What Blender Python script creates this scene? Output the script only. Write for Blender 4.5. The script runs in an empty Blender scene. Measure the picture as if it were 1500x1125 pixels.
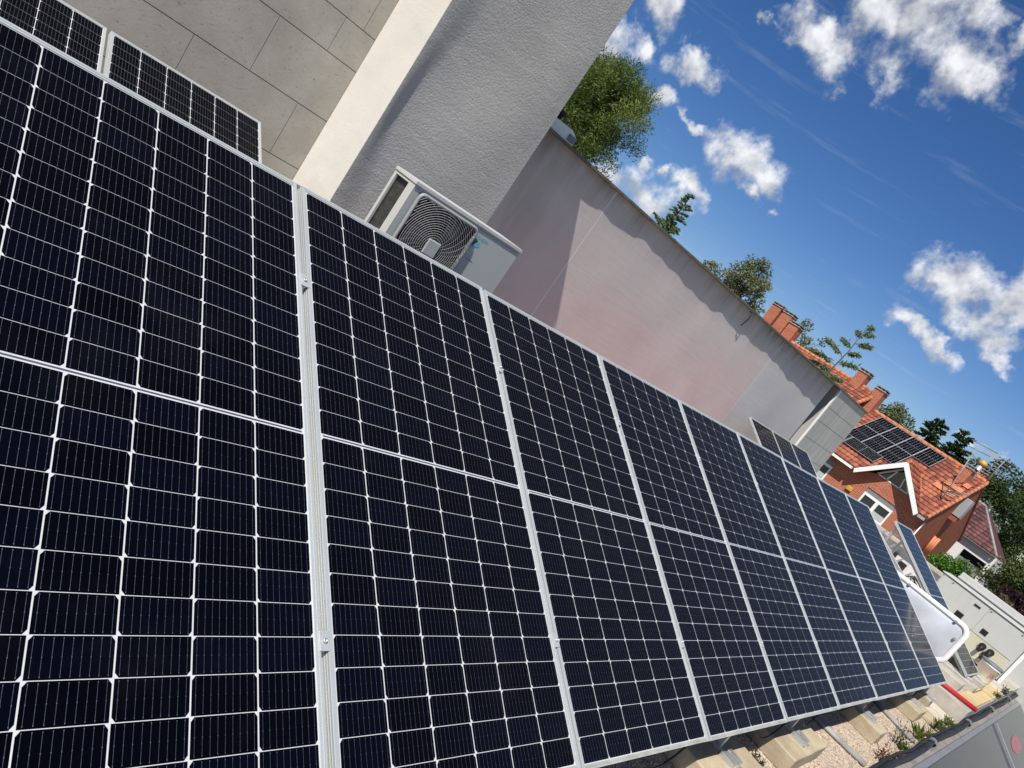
import bpy, bmesh, math, random
from mathutils import Vector, Matrix, Euler, noise

# ------------------------------------------------------------------ camera, world, sun, exposure
SC = bpy.context.scene
COL = SC.collection
R = math.radians

CAM_LOC = Vector((-0.18235, -2.56375, 1.54681))
cam_right = Vector((0.624312, -0.538132, 0.566258))
cam_down = Vector((0.269951, -0.531602, -0.802824))
cam_fwd = Vector((0.733049, 0.654074, -0.186616))
cd = bpy.data.cameras.new('camera')
cd.sensor_width = 36.0
cd.lens = 24.7597
cd.clip_start = 0.02
cd.clip_end = 4000
cam = bpy.data.objects.new('camera', cd)
COL.objects.link(cam)
m3 = Matrix((cam_right, -cam_down, -cam_fwd)).transposed()
cam.matrix_world = Matrix.Translation(CAM_LOC) @ m3.to_4x4()
SC.camera = cam

TO_SUN = Vector((-1.0, -0.34, 1.53)).normalized()
SUN_EL = math.asin(TO_SUN.z)
SUN_ROT = math.atan2(TO_SUN.x, TO_SUN.y)
SKY_STRENGTH = 0.078
sd = bpy.data.lights.new('sun', 'SUN')
sd.energy = 5.0
sd.angle = R(0.5)
sd.color = (1.0, 0.95, 0.87)
sun = bpy.data.objects.new('sun', sd)
COL.objects.link(sun)
sun.rotation_euler = TO_SUN.to_track_quat('Z', 'Y').to_euler()
sun.location = (0, 0, 30)

SC.view_settings.view_transform = 'Standard'
SC.view_settings.look = 'None'
SC.view_settings.exposure = 0.27
SC.view_settings.gamma = 1.0
SC.view_settings.use_curve_mapping = False

# clouds stand in the sky by direction: (dir x, y, z, half width, half height, tilt)
CLOUDS = [(0.6264, 0.7114, 0.3187, 0.0265, 0.0187, 0), (0.7192, 0.5785, 0.3848, 0.0354, 0.0192, 0), (0.7494, 0.5397, 0.3836, 0.0352, 0.0206, 0), (0.7731, 0.4982, 0.3925, 0.0302, 0.0173, 0), (0.7543, 0.4888, 0.4384, 0.0545, 0.0286, 0), (0.7303, 0.5271, 0.4344, 0.0415, 0.0208, 0), (0.7932, 0.4392, 0.4218, 0.0374, 0.0231, 0), (0.8048, 0.4104, 0.4288, 0.0233, 0.016, 0), (0.7665, 0.4426, 0.4654, 0.0292, 0.0168, -10), (0.7623, 0.6048, 0.2305, 0.0304, 0.0219, 0), (0.7838, 0.5734, 0.2385, 0.0384, 0.0284, 0), (0.8018, 0.5518, 0.2296, 0.0234, 0.0201, 0), (0.7969, 0.5697, 0.201, 0.0154, 0.0103, 0), (0.9122, 0.3325, 0.2394, 0.0389, 0.0239, 0), (0.9239, 0.304, 0.2325, 0.0368, 0.025, 0), (0.9342, 0.2869, 0.2121, 0.0368, 0.0177, 15), (0.9293, 0.2668, 0.2553, 0.0268, 0.0387, 0), (0.9442, 0.2518, 0.2124, 0.0286, 0.0158, 15), (0.9505, 0.2398, 0.1978, 0.0172, 0.01, 0), (0.6279, 0.7388, 0.2449, 0.0297, 0.0231, 0), (0.6447, 0.7143, 0.2724, 0.0195, 0.0146, 0), (0.6911, 0.6636, 0.2863, 0.0227, 0.0146, 25), (0.6885, 0.6878, 0.2301, 0.0135, 0.0118, 0), (0.7206, 0.6525, 0.2344, 0.0186, 0.0076, 0), (0.7282, 0.6742, 0.1231, 0.066, 0.026, 12), (0.7625, 0.6232, 0.1737, 0.021, 0.0149, 0), (0.7416, 0.6494, 0.1684, 0.007, 0.007, 0), (0.7202, 0.674, 0.1645, 0.0088, 0.0088, 0), (0.8195, 0.5366, 0.2011, 0.0136, 0.0068, 0), (0.9299, 0.3278, 0.1671, 0.0468, 0.0109, -8), (0.9384, 0.3006, 0.1706, 0.0229, 0.0076, -8), (0.9754, 0.1959, 0.1012, 0.0145, 0.0065, 0), (0.9702, 0.2181, 0.1057, 0.0074, 0.0052, 0), (0.7931, 0.3971, 0.4618, 0.0127, 0.0191, 0), (0.6865, 0.6297, 0.3637, 0.0121, 0.0076, 0),
          # clouds elsewhere in the sky, out of the picture, seen in reflections
          (-0.2, -0.8, 0.5, 0.30, 0.10, 0), (0.6, -0.75, 0.28, 0.22, 0.06, 0), (0.9, -0.38, 0.2, 0.2, 0.05, 0), (0.1, -0.9, 0.25, 0.25, 0.06, 0), (-0.9, 0.2, 0.35, 0.3, 0.08, 0), (0.95, -0.2, 0.08, 0.12, 0.04, 0)]


def make_world():
    w = bpy.data.worlds.new('World')
    SC.world = w
    w.use_nodes = True
    nt = w.node_tree
    nt.nodes.clear()
    N = nt.nodes.new
    L = nt.links.new

    def math_(op, a, b=None, clamp=False):
        n = N('ShaderNodeMath')
        n.operation = op
        n.use_clamp = clamp
        for i, v in enumerate((a, b)):
            if v is None:
                continue
            if isinstance(v, (int, float)):
                n.inputs[i].default_value = v
            else:
                L(v, n.inputs[i])
        return n.outputs[0]
    out = N('ShaderNodeOutputWorld')
    bg = N('ShaderNodeBackground')
    bg.inputs['Strength'].default_value = SKY_STRENGTH
    sky = N('ShaderNodeTexSky')
    sky.sky_type = 'NISHITA'
    sky.sun_disc = False
    sky.sun_elevation = SUN_EL
    sky.sun_rotation = SUN_ROT
    sky.altitude = 650
    sky.air_density = 1.0
    sky.dust_density = 0.35
    sky.ozone_density = 2.2
    hs = N('ShaderNodeHueSaturation')
    hs.inputs['Saturation'].default_value = 1.20
    ti = N('ShaderNodeMix')
    ti.data_type = 'RGBA'
    ti.blend_type = 'MULTIPLY'
    ti.inputs['Factor'].default_value = 1.0
    ti.inputs['B'].default_value = (0.81, 0.84, 0.99, 1)
    L(sky.outputs[0], ti.inputs['A'])
    L(ti.outputs['Result'], hs.inputs['Color'])
    tc = N('ShaderNodeTexCoord')
    d = tc.outputs['Generated']
    # the lobes are warped so that no cloud keeps a round outline
    nw = N('ShaderNodeTexNoise')
    nw.inputs['Scale'].default_value = 15
    nw.inputs['Detail'].default_value = 5
    nw.inputs['Roughness'].default_value = 0.6
    L(d, nw.inputs['Vector'])
    wv = N('ShaderNodeVectorMath')
    wv.operation = 'MULTIPLY_ADD'
    wv.inputs[1].default_value = (0.085, 0.085, 0.085)
    L(nw.outputs['Color'], wv.inputs[0])
    sb = N('ShaderNodeVectorMath')
    sb.operation = 'SUBTRACT'
    sb.inputs[1].default_value = (0.0425, 0.0425, 0.0425)
    L(d, sb.inputs[0])
    L(sb.outputs[0], wv.inputs[2])
    dw = wv.outputs[0]
    f = None
    for (x, y, z, a, b, r) in CLOUDS:
        c = Vector((x, y, z)).normalized()
        h = c.cross(Vector((0, 0, 1))).normalized()
        v = h.cross(c)
        t = R(r)
        h2 = h * math.cos(t) + v * math.sin(t)
        v2 = -h * math.sin(t) + v * math.cos(t)
        mp = N('ShaderNodeMapping')
        mp.vector_type = 'TEXTURE'
        mp.inputs['Location'].default_value = c
        mp.inputs['Rotation'].default_value = Matrix((h2, v2, c)).transposed().to_euler()
        mp.inputs['Scale'].default_value = (a * 1.32, b * 1.32, 1.0)
        L(dw, mp.inputs['Vector'])
        ln = N('ShaderNodeVectorMath')
        ln.operation = 'LENGTH'
        L(mp.outputs[0], ln.inputs[0])
        fi = math_('SUBTRACT', 1.0, ln.outputs['Value'])
        sp = N('ShaderNodeSeparateXYZ')
        L(mp.outputs[0], sp.inputs[0])
        # height within the cloud, blended over the lobes by depth
        wt = math_('POWER', math_('MAXIMUM', math_('ADD', fi, 0.6), 0.0), 4.0)
        wy = math_('MULTIPLY', wt, sp.outputs[1])
        if f is None:
            f, wsum, ysum = fi, wt, wy
        else:
            wsum = math_('ADD', wsum, wt)
            ysum = math_('ADD', ysum, wy)
            sm = N('ShaderNodeMath')
            sm.operation = 'SMOOTH_MAX'
            L(f, sm.inputs[0])
            L(fi, sm.inputs[1])
            sm.inputs[2].default_value = 0.35
            f = sm.outputs[0]
    vert = math_('DIVIDE', ysum, math_('ADD', wsum, 0.001))
    # billowing edges
    n1 = N('ShaderNodeTexNoise')
    n1.inputs['Scale'].default_value = 24
    n1.inputs['Detail'].default_value = 8
    n1.inputs['Roughness'].default_value = 0.58
    L(d, n1.inputs['Vector'])
    nn = math_('MULTIPLY', math_('SUBTRACT', n1.outputs['Fac'], 0.5), 2.5)
    cov = math_('ADD', f, nn)
    mr = N('ShaderNodeMapRange')
    mr.interpolation_type = 'SMOOTHSTEP'
    mr.inputs['From Min'].default_value = -0.05
    mr.inputs['From Max'].default_value = 0.9
    L(cov, mr.inputs['Value'])
    # density noise sampled towards the sun gives lit and shaded sides
    off = N('ShaderNodeVectorMath')
    off.operation = 'ADD'
    off.inputs[1].default_value = TO_SUN * 0.012 + Vector((0, 0, 0.016))
    L(d, off.inputs[0])
    n2 = N('ShaderNodeTexNoise')
    n2.inputs['Scale'].default_value = 24
    n2.inputs['Detail'].default_value = 3
    n2.inputs['Roughness'].default_value = 0.55
    L(off.outputs[0], n2.inputs['Vector'])
    lit = math_('SUBTRACT', n1.outputs['Fac'], n2.outputs['Fac'])
    lit = math_('ADD', math_('MULTIPLY', lit, 2.6), math_('ADD', math_('MULTIPLY', vert, 0.50), 0.48), clamp=True)
    cr = N('ShaderNodeValToRGB')
    cr.color_ramp.elements[0].color = (4.6, 4.9, 5.5, 1)
    cr.color_ramp.elements[1].color = (10.6, 10.7, 10.9, 1)
    L(lit, cr.inputs[0])
    # thin high streaks
    mp = N('ShaderNodeMapping')
    mp.inputs['Scale'].default_value = (3, 3, 34)
    mp.inputs['Rotation'].default_value = (R(4), R(-7), 0)
    L(d, mp.inputs['Vector'])
    n3 = N('ShaderNodeTexNoise')
    n3.inputs['Scale'].default_value = 2.2
    n3.inputs['Detail'].default_value = 6
    n3.inputs['Roughness'].default_value = 0.6
    L(mp.outputs[0], n3.inputs['Vector'])
    st = N('ShaderNodeMapRange')
    st.inputs['From Min'].default_value = 0.58
    st.inputs['From Max'].default_value = 0.9
    st.inputs['To Max'].default_value = 0.16
    L(n3.outputs['Fac'], st.inputs['Value'])
    mask = math_('MAXIMUM', math_('MULTIPLY', mr.outputs[0], 0.93), st.outputs[0])
    mx = N('ShaderNodeMix')
    mx.data_type = 'RGBA'
    L(mask, mx.inputs['Factor'])
    L(hs.outputs[0], mx.inputs['A'])
    L(cr.outputs[0], mx.inputs['B'])
    L(mx.outputs['Result'], bg.inputs['Color'])
    L(bg.outputs[0], out.inputs[0])


make_world()
rng = random.Random(7)


# ------------------------------------------------------------------ materials
class Mat:
    """small node-building helper"""

    def __init__(self, name, base=(0.5, 0.5, 0.5), rough=0.7, spec=0.5, metal=0.0):
        self.m = bpy.data.materials.new(name)
        self.m.use_nodes = True
        self.nt = self.m.node_tree
        self.b = self.nt.nodes['Principled BSDF']
        self.set(base, rough, spec, metal)
        self._pos = None

    def set(self, base, rough, spec, metal):
        self.b.inputs['Base Color'].default_value = (*base, 1)
        self.b.inputs['Roughness'].default_value = rough
        self.b.inputs['Specular IOR Level'].default_value = spec
        self.b.inputs['Metallic'].default_value = metal

    def N(self, t, **kw):
        n = self.nt.nodes.new(t)
        for k, v in kw.items():
            setattr(n, k, v)
        return n

    def L(self, a, b):
        self.nt.links.new(a, b)

    def pos(self):
        if self._pos is None:
            self._pos = self.N('ShaderNodeTexCoord').outputs['Object']
        return self._pos

    def world(self):
        return self.N('ShaderNodeNewGeometry').outputs['Position']

    def map(self, vec, scale=(1, 1, 1), rot=(0, 0, 0), loc=(0, 0, 0)):
        n = self.N('ShaderNodeMapping')
        n.inputs['Scale'].default_value = scale
        n.inputs['Rotation'].default_value = rot
        n.inputs['Location'].default_value = loc
        self.L(vec, n.inputs['Vector'])
        return n.outputs[0]

    def noise(self, vec, scale, detail=4, rough=0.55, dist=0.0):
        n = self.N('ShaderNodeTexNoise')
        n.inputs['Scale'].default_value = scale
        n.inputs['Detail'].default_value = detail
        n.inputs['Roughness'].default_value = rough
        n.inputs['Distortion'].default_value = dist
        self.L(vec, n.inputs['Vector'])
        return n.outputs['Fac']

    def ramp(self, fac, stops):
        n = self.N('ShaderNodeValToRGB')
        e = n.color_ramp.elements
        while len(e) < len(stops):
            e.new(0.5)
        for i, (p, c) in enumerate(stops):
            e[i].position = p
            e[i].color = (*c, 1) if len(c) == 3 else c
        self.L(fac, n.inputs[0])
        return n.outputs[0]

    def rng(self, fac, a, b, c=0.0, d=1.0):
        n = self.N('ShaderNodeMapRange')
        n.inputs['From Min'].default_value = a
        n.inputs['From Max'].default_value = b
        n.inputs['To Min'].default_value = c
        n.inputs['To Max'].default_value = d
        self.L(fac, n.inputs['Value'])
        return n.outputs[0]

    def mix(self, fac, a, b, mode='MIX'):
        n = self.N('ShaderNodeMix', data_type='RGBA', blend_type=mode)
        for s, v in (('Factor', fac), ('A', a), ('B', b)):
            if isinstance(v, (int, float)):
                n.inputs[s].default_value = v
            elif isinstance(v, tuple):
                n.inputs[s].default_value = (*v, 1)
            else:
                self.L(v, n.inputs[s])
        return n.outputs['Result']

    def math(self, op, a, b=0.0):
        n = self.N('ShaderNodeMath', operation=op)
        for i, v in enumerate((a, b)):
            if isinstance(v, (int, float)):
                n.inputs[i].default_value = v
            else:
                self.L(v, n.inputs[i])
        return n.outputs[0]

    def sep(self, vec):
        n = self.N('ShaderNodeSeparateXYZ')
        self.L(vec, n.inputs[0])
        return n.outputs

    def comb(self, x, y, z=0.0):
        n = self.N('ShaderNodeCombineXYZ')
        for i, v in enumerate((x, y, z)):
            if isinstance(v, (int, float)):
                n.inputs[i].default_value = v
            else:
                self.L(v, n.inputs[i])
        return n.outputs[0]

    def color(self, c):
        self.L(c, self.b.inputs['Base Color'])

    def bump(self, h, strength=0.3, dist=0.01):
        n = self.N('ShaderNodeBump')
        n.inputs['Strength'].default_value = strength
        n.inputs['Distance'].default_value = dist
        self.L(h, n.inputs['Height'])
        self.L(n.outputs[0], self.b.inputs['Normal'])

    def attr(self, name):
        n = self.N('ShaderNodeAttribute')
        n.attribute_name = name
        return n


def plain(name, base, rough=0.6, spec=0.5, metal=0.0, var=0.12, scale=6.0, bump=0.0, bscale=60):
    m = Mat(name, base, rough, spec, metal)
    n = m.noise(m.pos(), scale, 5)
    lo = tuple(c * (1 - var) for c in base)
    hi = tuple(min(1, c * (1 + var)) for c in base)
    m.color(m.ramp(n, [(0.3, lo), (0.7, hi)]))
    if bump:
        m.bump(m.noise(m.pos(), bscale, 4), bump, 0.004)
    return m.m


def stucco(name, lo, hi, bump=0.6, grain=170, stain=None):
    m = Mat(name, hi, 0.92, 0.2)
    p = m.world()
    c = m.ramp(m.noise(p, 1.3, 6, 0.6), [(0.3, lo), (0.7, hi)])
    sp = m.noise(p, grain, 3, 0.6)
    c = m.mix(m.rng(sp, 0.35, 0.65, 0.25, 0.0), c, tuple(v * 0.6 for v in lo))
    m.color(c)
    tr = m.noise(m.map(p, (1.2, 1.2, 3.4), (0, R(24), 0)), 1.7, 6, 0.6, 0.5)
    c = m.mix(m.rng(tr, 0.50, 0.78, 0.0, 0.30), c, tuple(v * 0.72 for v in lo))
    m.color(c)
    h = m.math('ADD', m.math('MULTIPLY', sp, m.rng(tr, 0.3, 0.7, 0.7, 1.3)), m.noise(p, grain * 0.55, 2, 0.4))
    h = m.math('ADD', h, m.math('MULTIPLY', tr, 1.2))
    m.bump(h, bump, 0.005)
    return m.m


def mat_long_wall():
    m = Mat('pink_grey_render', (0.4, 0.35, 0.35), 0.93, 0.2)
    p = m.world()
    x, y, z = m.sep(p)
    grey = m.ramp(m.noise(p, 0.9, 6, 0.6), [(0.3, (0.50, 0.48, 0.465)), (0.7, (0.57, 0.55, 0.535))])
    pink = m.ramp(m.noise(p, 1.4, 5, 0.6), [(0.3, (0.55, 0.42, 0.41)), (0.7, (0.62, 0.49, 0.475))])
    wob = m.math('ADD', m.math('MULTIPLY', m.math('SUBTRACT', m.noise(p, 1.1, 4), 0.5), 1.6), z)
    low = m.rng(wob, 2.5, 1.15, 0.0, 1.0)
    bay = m.math('MULTIPLY', m.rng(x, 11.37, 11.34, 0.0, 1.0), low)
    bay = m.math('MULTIPLY', bay, m.rng(x, 4.4, 6.6, 0.25, 1.0))
    c = m.mix(bay, grey, pink)
    # soot and drip marks below the coping, plus darkening that deepens its shadow
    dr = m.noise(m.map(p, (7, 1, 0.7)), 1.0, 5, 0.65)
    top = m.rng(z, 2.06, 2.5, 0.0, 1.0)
    c = m.mix(m.rng(m.math('ADD', z, m.math('MULTIPLY', dr, 0.35)), 2.2, 2.6, 0.0, 0.42), c, (0.22, 0.205, 0.20))  # top band darkened in the colour to deepen the coping shadow
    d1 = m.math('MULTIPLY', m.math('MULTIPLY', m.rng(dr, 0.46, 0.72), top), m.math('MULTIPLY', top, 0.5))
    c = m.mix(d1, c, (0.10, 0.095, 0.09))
    # dirty patch next to the tall block
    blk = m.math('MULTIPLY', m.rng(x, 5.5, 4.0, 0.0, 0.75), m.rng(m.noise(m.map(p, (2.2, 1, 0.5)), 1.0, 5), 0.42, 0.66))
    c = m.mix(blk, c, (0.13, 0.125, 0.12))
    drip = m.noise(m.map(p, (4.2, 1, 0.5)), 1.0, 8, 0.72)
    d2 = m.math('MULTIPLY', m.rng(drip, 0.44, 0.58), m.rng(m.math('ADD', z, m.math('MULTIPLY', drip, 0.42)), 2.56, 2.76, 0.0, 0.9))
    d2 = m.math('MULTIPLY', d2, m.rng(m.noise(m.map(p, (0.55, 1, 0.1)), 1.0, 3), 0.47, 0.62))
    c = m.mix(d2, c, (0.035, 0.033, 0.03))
    # lighter filler in the upright joints
    dj = m.math('MINIMUM', m.math('ABSOLUTE', m.math('SUBTRACT', x, 5.85)), m.math('ABSOLUTE', m.math('SUBTRACT', x, 11.36)))
    c = m.mix(m.rng(dj, 0.007, 0.009, 0.55, 0.0), c, (0.78, 0.74, 0.70))
    # brushed plaster marks
    st = m.noise(m.map(p, (1.0, 1.0, 9.0), (0, R(18), 0)), 1.6, 5, 0.6)
    c = m.mix(m.rng(st, 0.5, 0.8, 0.0, 0.09), c, (0.6, 0.53, 0.51))
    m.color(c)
    h = m.math('ADD', m.math('MULTIPLY', m.noise(p, 150, 3), 0.6), m.math('MULTIPLY', st, 1.1))
    m.bump(h, 0.34, 0.006)
    return m.m


def mat_stone():
    m = Mat('limestone_cladding', (0.33, 0.3, 0.26), 0.8, 0.3)
    p = m.world()
    c = m.ramp(m.noise(p, 2.4, 8, 0.68, 0.4), [(0.28, (0.34, 0.32, 0.28)), (0.55, (0.43, 0.405, 0.355)), (0.78, (0.52, 0.485, 0.43))])
    pit = m.noise(m.map(p, (1, 1, 1.6)), 34, 4, 0.7)
    c = m.mix(m.rng(pit, 0.60, 0.74, 0.0, 0.75), c, (0.15, 0.13, 0.11))
    c = m.mix(m.rng(m.noise(p, 120, 2), 0.55, 0.75, 0, 0.3), c, (0.55, 0.52, 0.46))
    a = m.attr('tone').outputs['Fac']
    c = m.mix(m.rng(a, 0, 1, 0.0, 0.22), c, (0.32, 0.305, 0.275))
    m.color(c)
    m.bump(m.math('SUBTRACT', m.noise(p, 60, 4), m.rng(pit, 0.58, 0.74, 0, 1)), 0.25, 0.004)
    return m.m


def mat_tile_wall():
    m = Mat('grey_streaked_stone', (0.36, 0.36, 0.34), 0.75, 0.3)
    p = m.world()
    st = m.noise(m.map(p, (9, 1, 0.8)), 1.0, 6, 0.6)
    c = m.ramp(st, [(0.3, (0.33, 0.33, 0.31)), (0.7, (0.46, 0.455, 0.43))])
    c = m.mix(m.rng(m.noise(m.map(p, (22, 1, 1.2)), 1.0, 4), 0.58, 0.75, 0, 0.5), c, (0.24, 0.24, 0.23))
    m.color(c)
    return m.m


def mat_brick(name, c1, c2, mortar, scale=1.0):
    m = Mat(name, c1, 0.85, 0.25)
    x, y, z = m.sep(m.world())
    v = m.comb(m.math('ADD', x, y), z, 0.0)
    bt = m.N('ShaderNodeTexBrick')
    m.L(v, bt.inputs['Vector'])
    bt.inputs['Scale'].default_value = 1.0 / scale
    bt.inputs['Brick Width'].default_value = 0.25
    bt.inputs['Row Height'].default_value = 0.075
    bt.inputs['Mortar Size'].default_value = 0.006
    bt.inputs['Bias'].default_value = 0.0
    bt.inputs['Color1'].default_value = (*c1, 1)
    bt.inputs['Color2'].default_value = (*c2, 1)
    bt.inputs['Mortar'].default_value = (*mortar, 1)
    n = m.noise(m.world(), 0.8, 4)
    c = m.mix(m.rng(n, 0.35, 0.7, 0.0, 0.3), bt.outputs['Color'], tuple(k * 0.6 for k in c1))
    m.color(c)
    m.bump(bt.outputs['Fac'], -0.4, 0.01)
    return m.m


def mat_tiles(name, a, b, c_):
    m = Mat(name, a, 0.75, 0.35)
    t = m.attr('tone').outputs['Fac']
    c = m.ramp(t, [(0.1, a), (0.5, b), (0.9, c_)])
    n = m.noise(m.world(), 1.4, 5, 0.65)
    c = m.mix(m.rng(n, 0.45, 0.75, 0, 0.6), c, tuple(k * 0.45 for k in a))
    m.color(c)
    return m.m


def mat_cell():
    m = Mat('monocrystalline_silicon', (0.002, 0.003, 0.009), 0.06, 0.24)
    t = m.attr('tone').outputs['Fac']
    c = m.ramp(t, [(0.0, (0.0008, 0.0009, 0.0022)), (0.5, (0.0009, 0.0012, 0.0033)), (1.0, (0.0012, 0.0017, 0.005))])
    oi = m.N('ShaderNodeObjectInfo')
    c = m.mix(m.rng(oi.outputs['Random'], 0, 1, 0.0, 0.55), c, (0.0016, 0.0022, 0.0062))
    du = m.noise(m.map(m.world(), (1.0, 1.0, 1.0)), 2.6, 7, 0.7)
    c = m.mix(m.rng(du, 0.52, 0.8, 0.0, 0.016), c, (0.22, 0.22, 0.22))
    m.color(c)
    # dust on the glass
    m.b.inputs['IOR'].default_value = 1.11
    m.b.inputs['Sheen Weight'].default_value = 0.13
    m.b.inputs['Sheen Roughness'].default_value = 0.4
    m.b.inputs['Sheen Tint'].default_value = (0.90, 0.83, 0.77, 1)
    d = m.noise(m.pos(), 3.2, 6, 0.65)
    m.L(m.rng(d, 0.35, 0.75, 0.085, 0.15), m.b.inputs['Roughness'])
    return m.m


def mat_leaf(name, stops, rough=0.6, trans=0.25):
    m = Mat(name, stops[1], rough, 0.25)
    t = m.attr('tone').outputs['Fac']
    k = len(stops)
    c = m.ramp(t, [(i / (k - 1), s) for i, s in enumerate(stops)])
    m.color(c)
    tr = m.N('ShaderNodeBsdfTranslucent')
    m.L(c, tr.inputs['Color'])
    mx = m.N('ShaderNodeMixShader')
    mx.inputs[0].default_value = trans
    m.L(m.b.outputs[0], mx.inputs[1])
    m.L(tr.outputs[0], mx.inputs[2])
    m.L(mx.outputs[0], m.nt.nodes['Material Output'].inputs['Surface'])
    return m.m


def mat_gravel():
    m = Mat('pinkish_gravel', (0.45, 0.38, 0.31), 0.9, 0.2)
    p = m.world()
    vo = m.N('ShaderNodeTexVoronoi')
    vo.inputs['Scale'].default_value = 75
    m.L(p, vo.inputs['Vector'])
    sx = m.sep(vo.outputs['Color'])
    c = m.ramp(sx[0], [(0.0, (0.26, 0.20, 0.14)), (0.35, (0.45, 0.36, 0.27)), (0.7, (0.54, 0.44, 0.34)), (1.0, (0.62, 0.54, 0.45))])
    c = m.mix(m.rng(vo.outputs['Distance'], 0.5, 0.85, 0.0, 0.7), c, (0.14, 0.11, 0.085))
    c = m.mix(m.rng(m.noise(p, 2.2, 5), 0.5, 0.75, 0, 0.35), c, (0.33, 0.27, 0.21))
    m.color(c)
    m.bump(vo.outputs['Distance'], -0.9, 0.012)
    return m.m


def mat_concrete(name, lo, hi, pores=True):
    m = Mat(name, hi, 0.9, 0.2)
    p = m.world()
    c = m.ramp(m.noise(p, 7, 7, 0.65), [(0.3, lo), (0.7, hi)])
    c = m.mix(m.rng(m.noise(p, 110, 3), 0.56, 0.72, 0, 0.5), c, tuple(v * 0.45 for v in lo))
    c = m.mix(m.rng(m.noise(p, 2.1, 5), 0.52, 0.72, 0, 0.45), c, tuple(v * 0.6 for v in lo))
    m.color(c)
    m.bump(m.noise(p, 130, 4), 0.4, 0.004)
    return m.m


def mat_paint(name, base, rough=0.45, dirt=0.25, dcol=(0.25, 0.22, 0.18)):
    m = Mat(name, base, rough, 0.45)
    p = m.world()
    n = m.noise(m.map(p, (1.6, 1.6, 0.5)), 5, 6, 0.65)
    c = m.mix(m.rng(n, 0.5, 0.82, 0, dirt), base, dcol)
    m.color(c)
    m.L(m.rng(m.noise(p, 9, 4), 0.3, 0.7, rough - 0.08, rough + 0.12), m.b.inputs['Roughness'])
    return m.m


def mat_glass(name, base=(0.02, 0.025, 0.03), rough=0.03, spec=0.8):
    m = Mat(name, base, rough, spec)
    n = m.noise(m.world(), 2.5, 4)
    m.color(m.ramp(n, [(0.3, tuple(v * 0.8 for v in base)), (0.7, tuple(v * 1.25 for v in base))]))
    return m.m


def mat_alu(name, base=(0.72, 0.73, 0.75), rough=0.38, metal=0.85):
    m = Mat(name, base, rough, 0.5, metal)
    p = m.pos()
    n = m.noise(m.map(p, (2, 2, 2)), 8, 5, 0.6)
    m.color(m.ramp(n, [(0.3, tuple(v * 0.86 for v in base)), (0.7, base)]))
    m.L(m.rng(m.noise(p, 30, 3), 0.3, 0.7, rough - 0.06, rough + 0.1), m.b.inputs['Roughness'])
    return m.m


M = {}
M['grey_stucco'] = stucco('grey_stucco', (0.395, 0.387, 0.37), (0.465, 0.455, 0.437), 0.6, 105)
M['cream_stucco'] = stucco('cream_stucco', (0.63, 0.60, 0.54), (0.72, 0.69, 0.625), 0.3, 190)
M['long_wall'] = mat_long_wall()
M['stone'] = mat_stone()
M['mortar'] = plain('dark_joint', (0.035, 0.032, 0.03), 0.95)
M['tile_wall'] = mat_tile_wall()
M['coping'] = plain('weathered_coping', (0.125, 0.115, 0.10), 0.9, var=0.35, scale=9, bump=0.3)
M['white_edge'] = mat_paint('white_edge_trim', (0.72, 0.71, 0.68), 0.6)
M['frame'] = plain('anodised_frame', (0.50, 0.525, 0.52), 0.40, 0.5, 0.35, var=0.05, scale=3)
M['frame_dusty'] = plain('dusty_frame', (0.36, 0.36, 0.335), 0.7, 0.3, 0.1, var=0.25, scale=7)
M['alu'] = mat_alu('raw_aluminium', (0.66, 0.67, 0.68), 0.40, 0.8)
M['galv'] = mat_alu('galvanised_steel', (0.55, 0.56, 0.57), 0.5, 0.7)
M['backsheet'] = plain('white_backsheet', (0.52, 0.53, 0.54), 0.25, 0.3, var=0.04)
M['cell'] = mat_cell()
M['ribbon'] = plain('silver_ribbon', (0.42, 0.43, 0.45), 0.32, 0.4, 0.92, var=0.3, scale=140)
M['ac_white'] = mat_paint('ac_white_paint', (0.52, 0.52, 0.50), 0.45, 0.2)
M['ac_grey'] = mat_paint('ac_front_paint', (0.40, 0.43, 0.42), 0.42, 0.22, (0.3, 0.29, 0.26))
M['ac_wire'] = mat_paint('grille_wire', (0.30, 0.30, 0.30), 0.5, 0.2)
M['ac_dark'] = plain('dark_interior', (0.010, 0.009, 0.014), 0.6)
M['coil'] = plain('coil_fins', (0.10, 0.10, 0.09), 0.55, 0.4, 0.3, var=0.4, scale=30)
M['logo_blue'] = plain('light_blue_print', (0.12, 0.42, 0.52), 0.5)
M['logo_dark'] = plain('dark_blue_print', (0.015, 0.05, 0.07), 0.5)
M['gravel'] = mat_gravel()
M['pebble'] = mat_leaf('pebbles', [(0.24, 0.185, 0.13), (0.46, 0.36, 0.27), (0.55, 0.45, 0.36), (0.66, 0.59, 0.51)], 0.85, 0.0)
M['concrete'] = mat_concrete('sandy_concrete', (0.35, 0.29, 0.195), (0.52, 0.44, 0.31))
M['concrete_grey'] = mat_concrete('grey_concrete', (0.36, 0.33, 0.28), (0.50, 0.46, 0.40))
M['paver'] = mat_concrete('yellow_paver', (0.48, 0.36, 0.18), (0.64, 0.50, 0.27))
M['paver_pale'] = mat_concrete('pale_paver', (0.48, 0.42, 0.34), (0.60, 0.54, 0.45))
M['edge_render'] = mat_concrete('edge_mortar', (0.17, 0.155, 0.14), (0.29, 0.27, 0.25))
M['rail_grey'] = mat_alu('dull_grey_rail', (0.36, 0.365, 0.37), 0.5, 0.6)
M['conduit'] = plain('grey_conduit', (0.25, 0.25, 0.235), 0.5, var=0.25)
M['black_pipe'] = plain('black_plastic', (0.016, 0.016, 0.018), 0.55, 0.4, var=0.5)
M['red_paint'] = mat_paint('red_paint', (0.42, 0.018, 0.03), 0.4, 0.15, (0.2, 0.03, 0.03))
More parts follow.
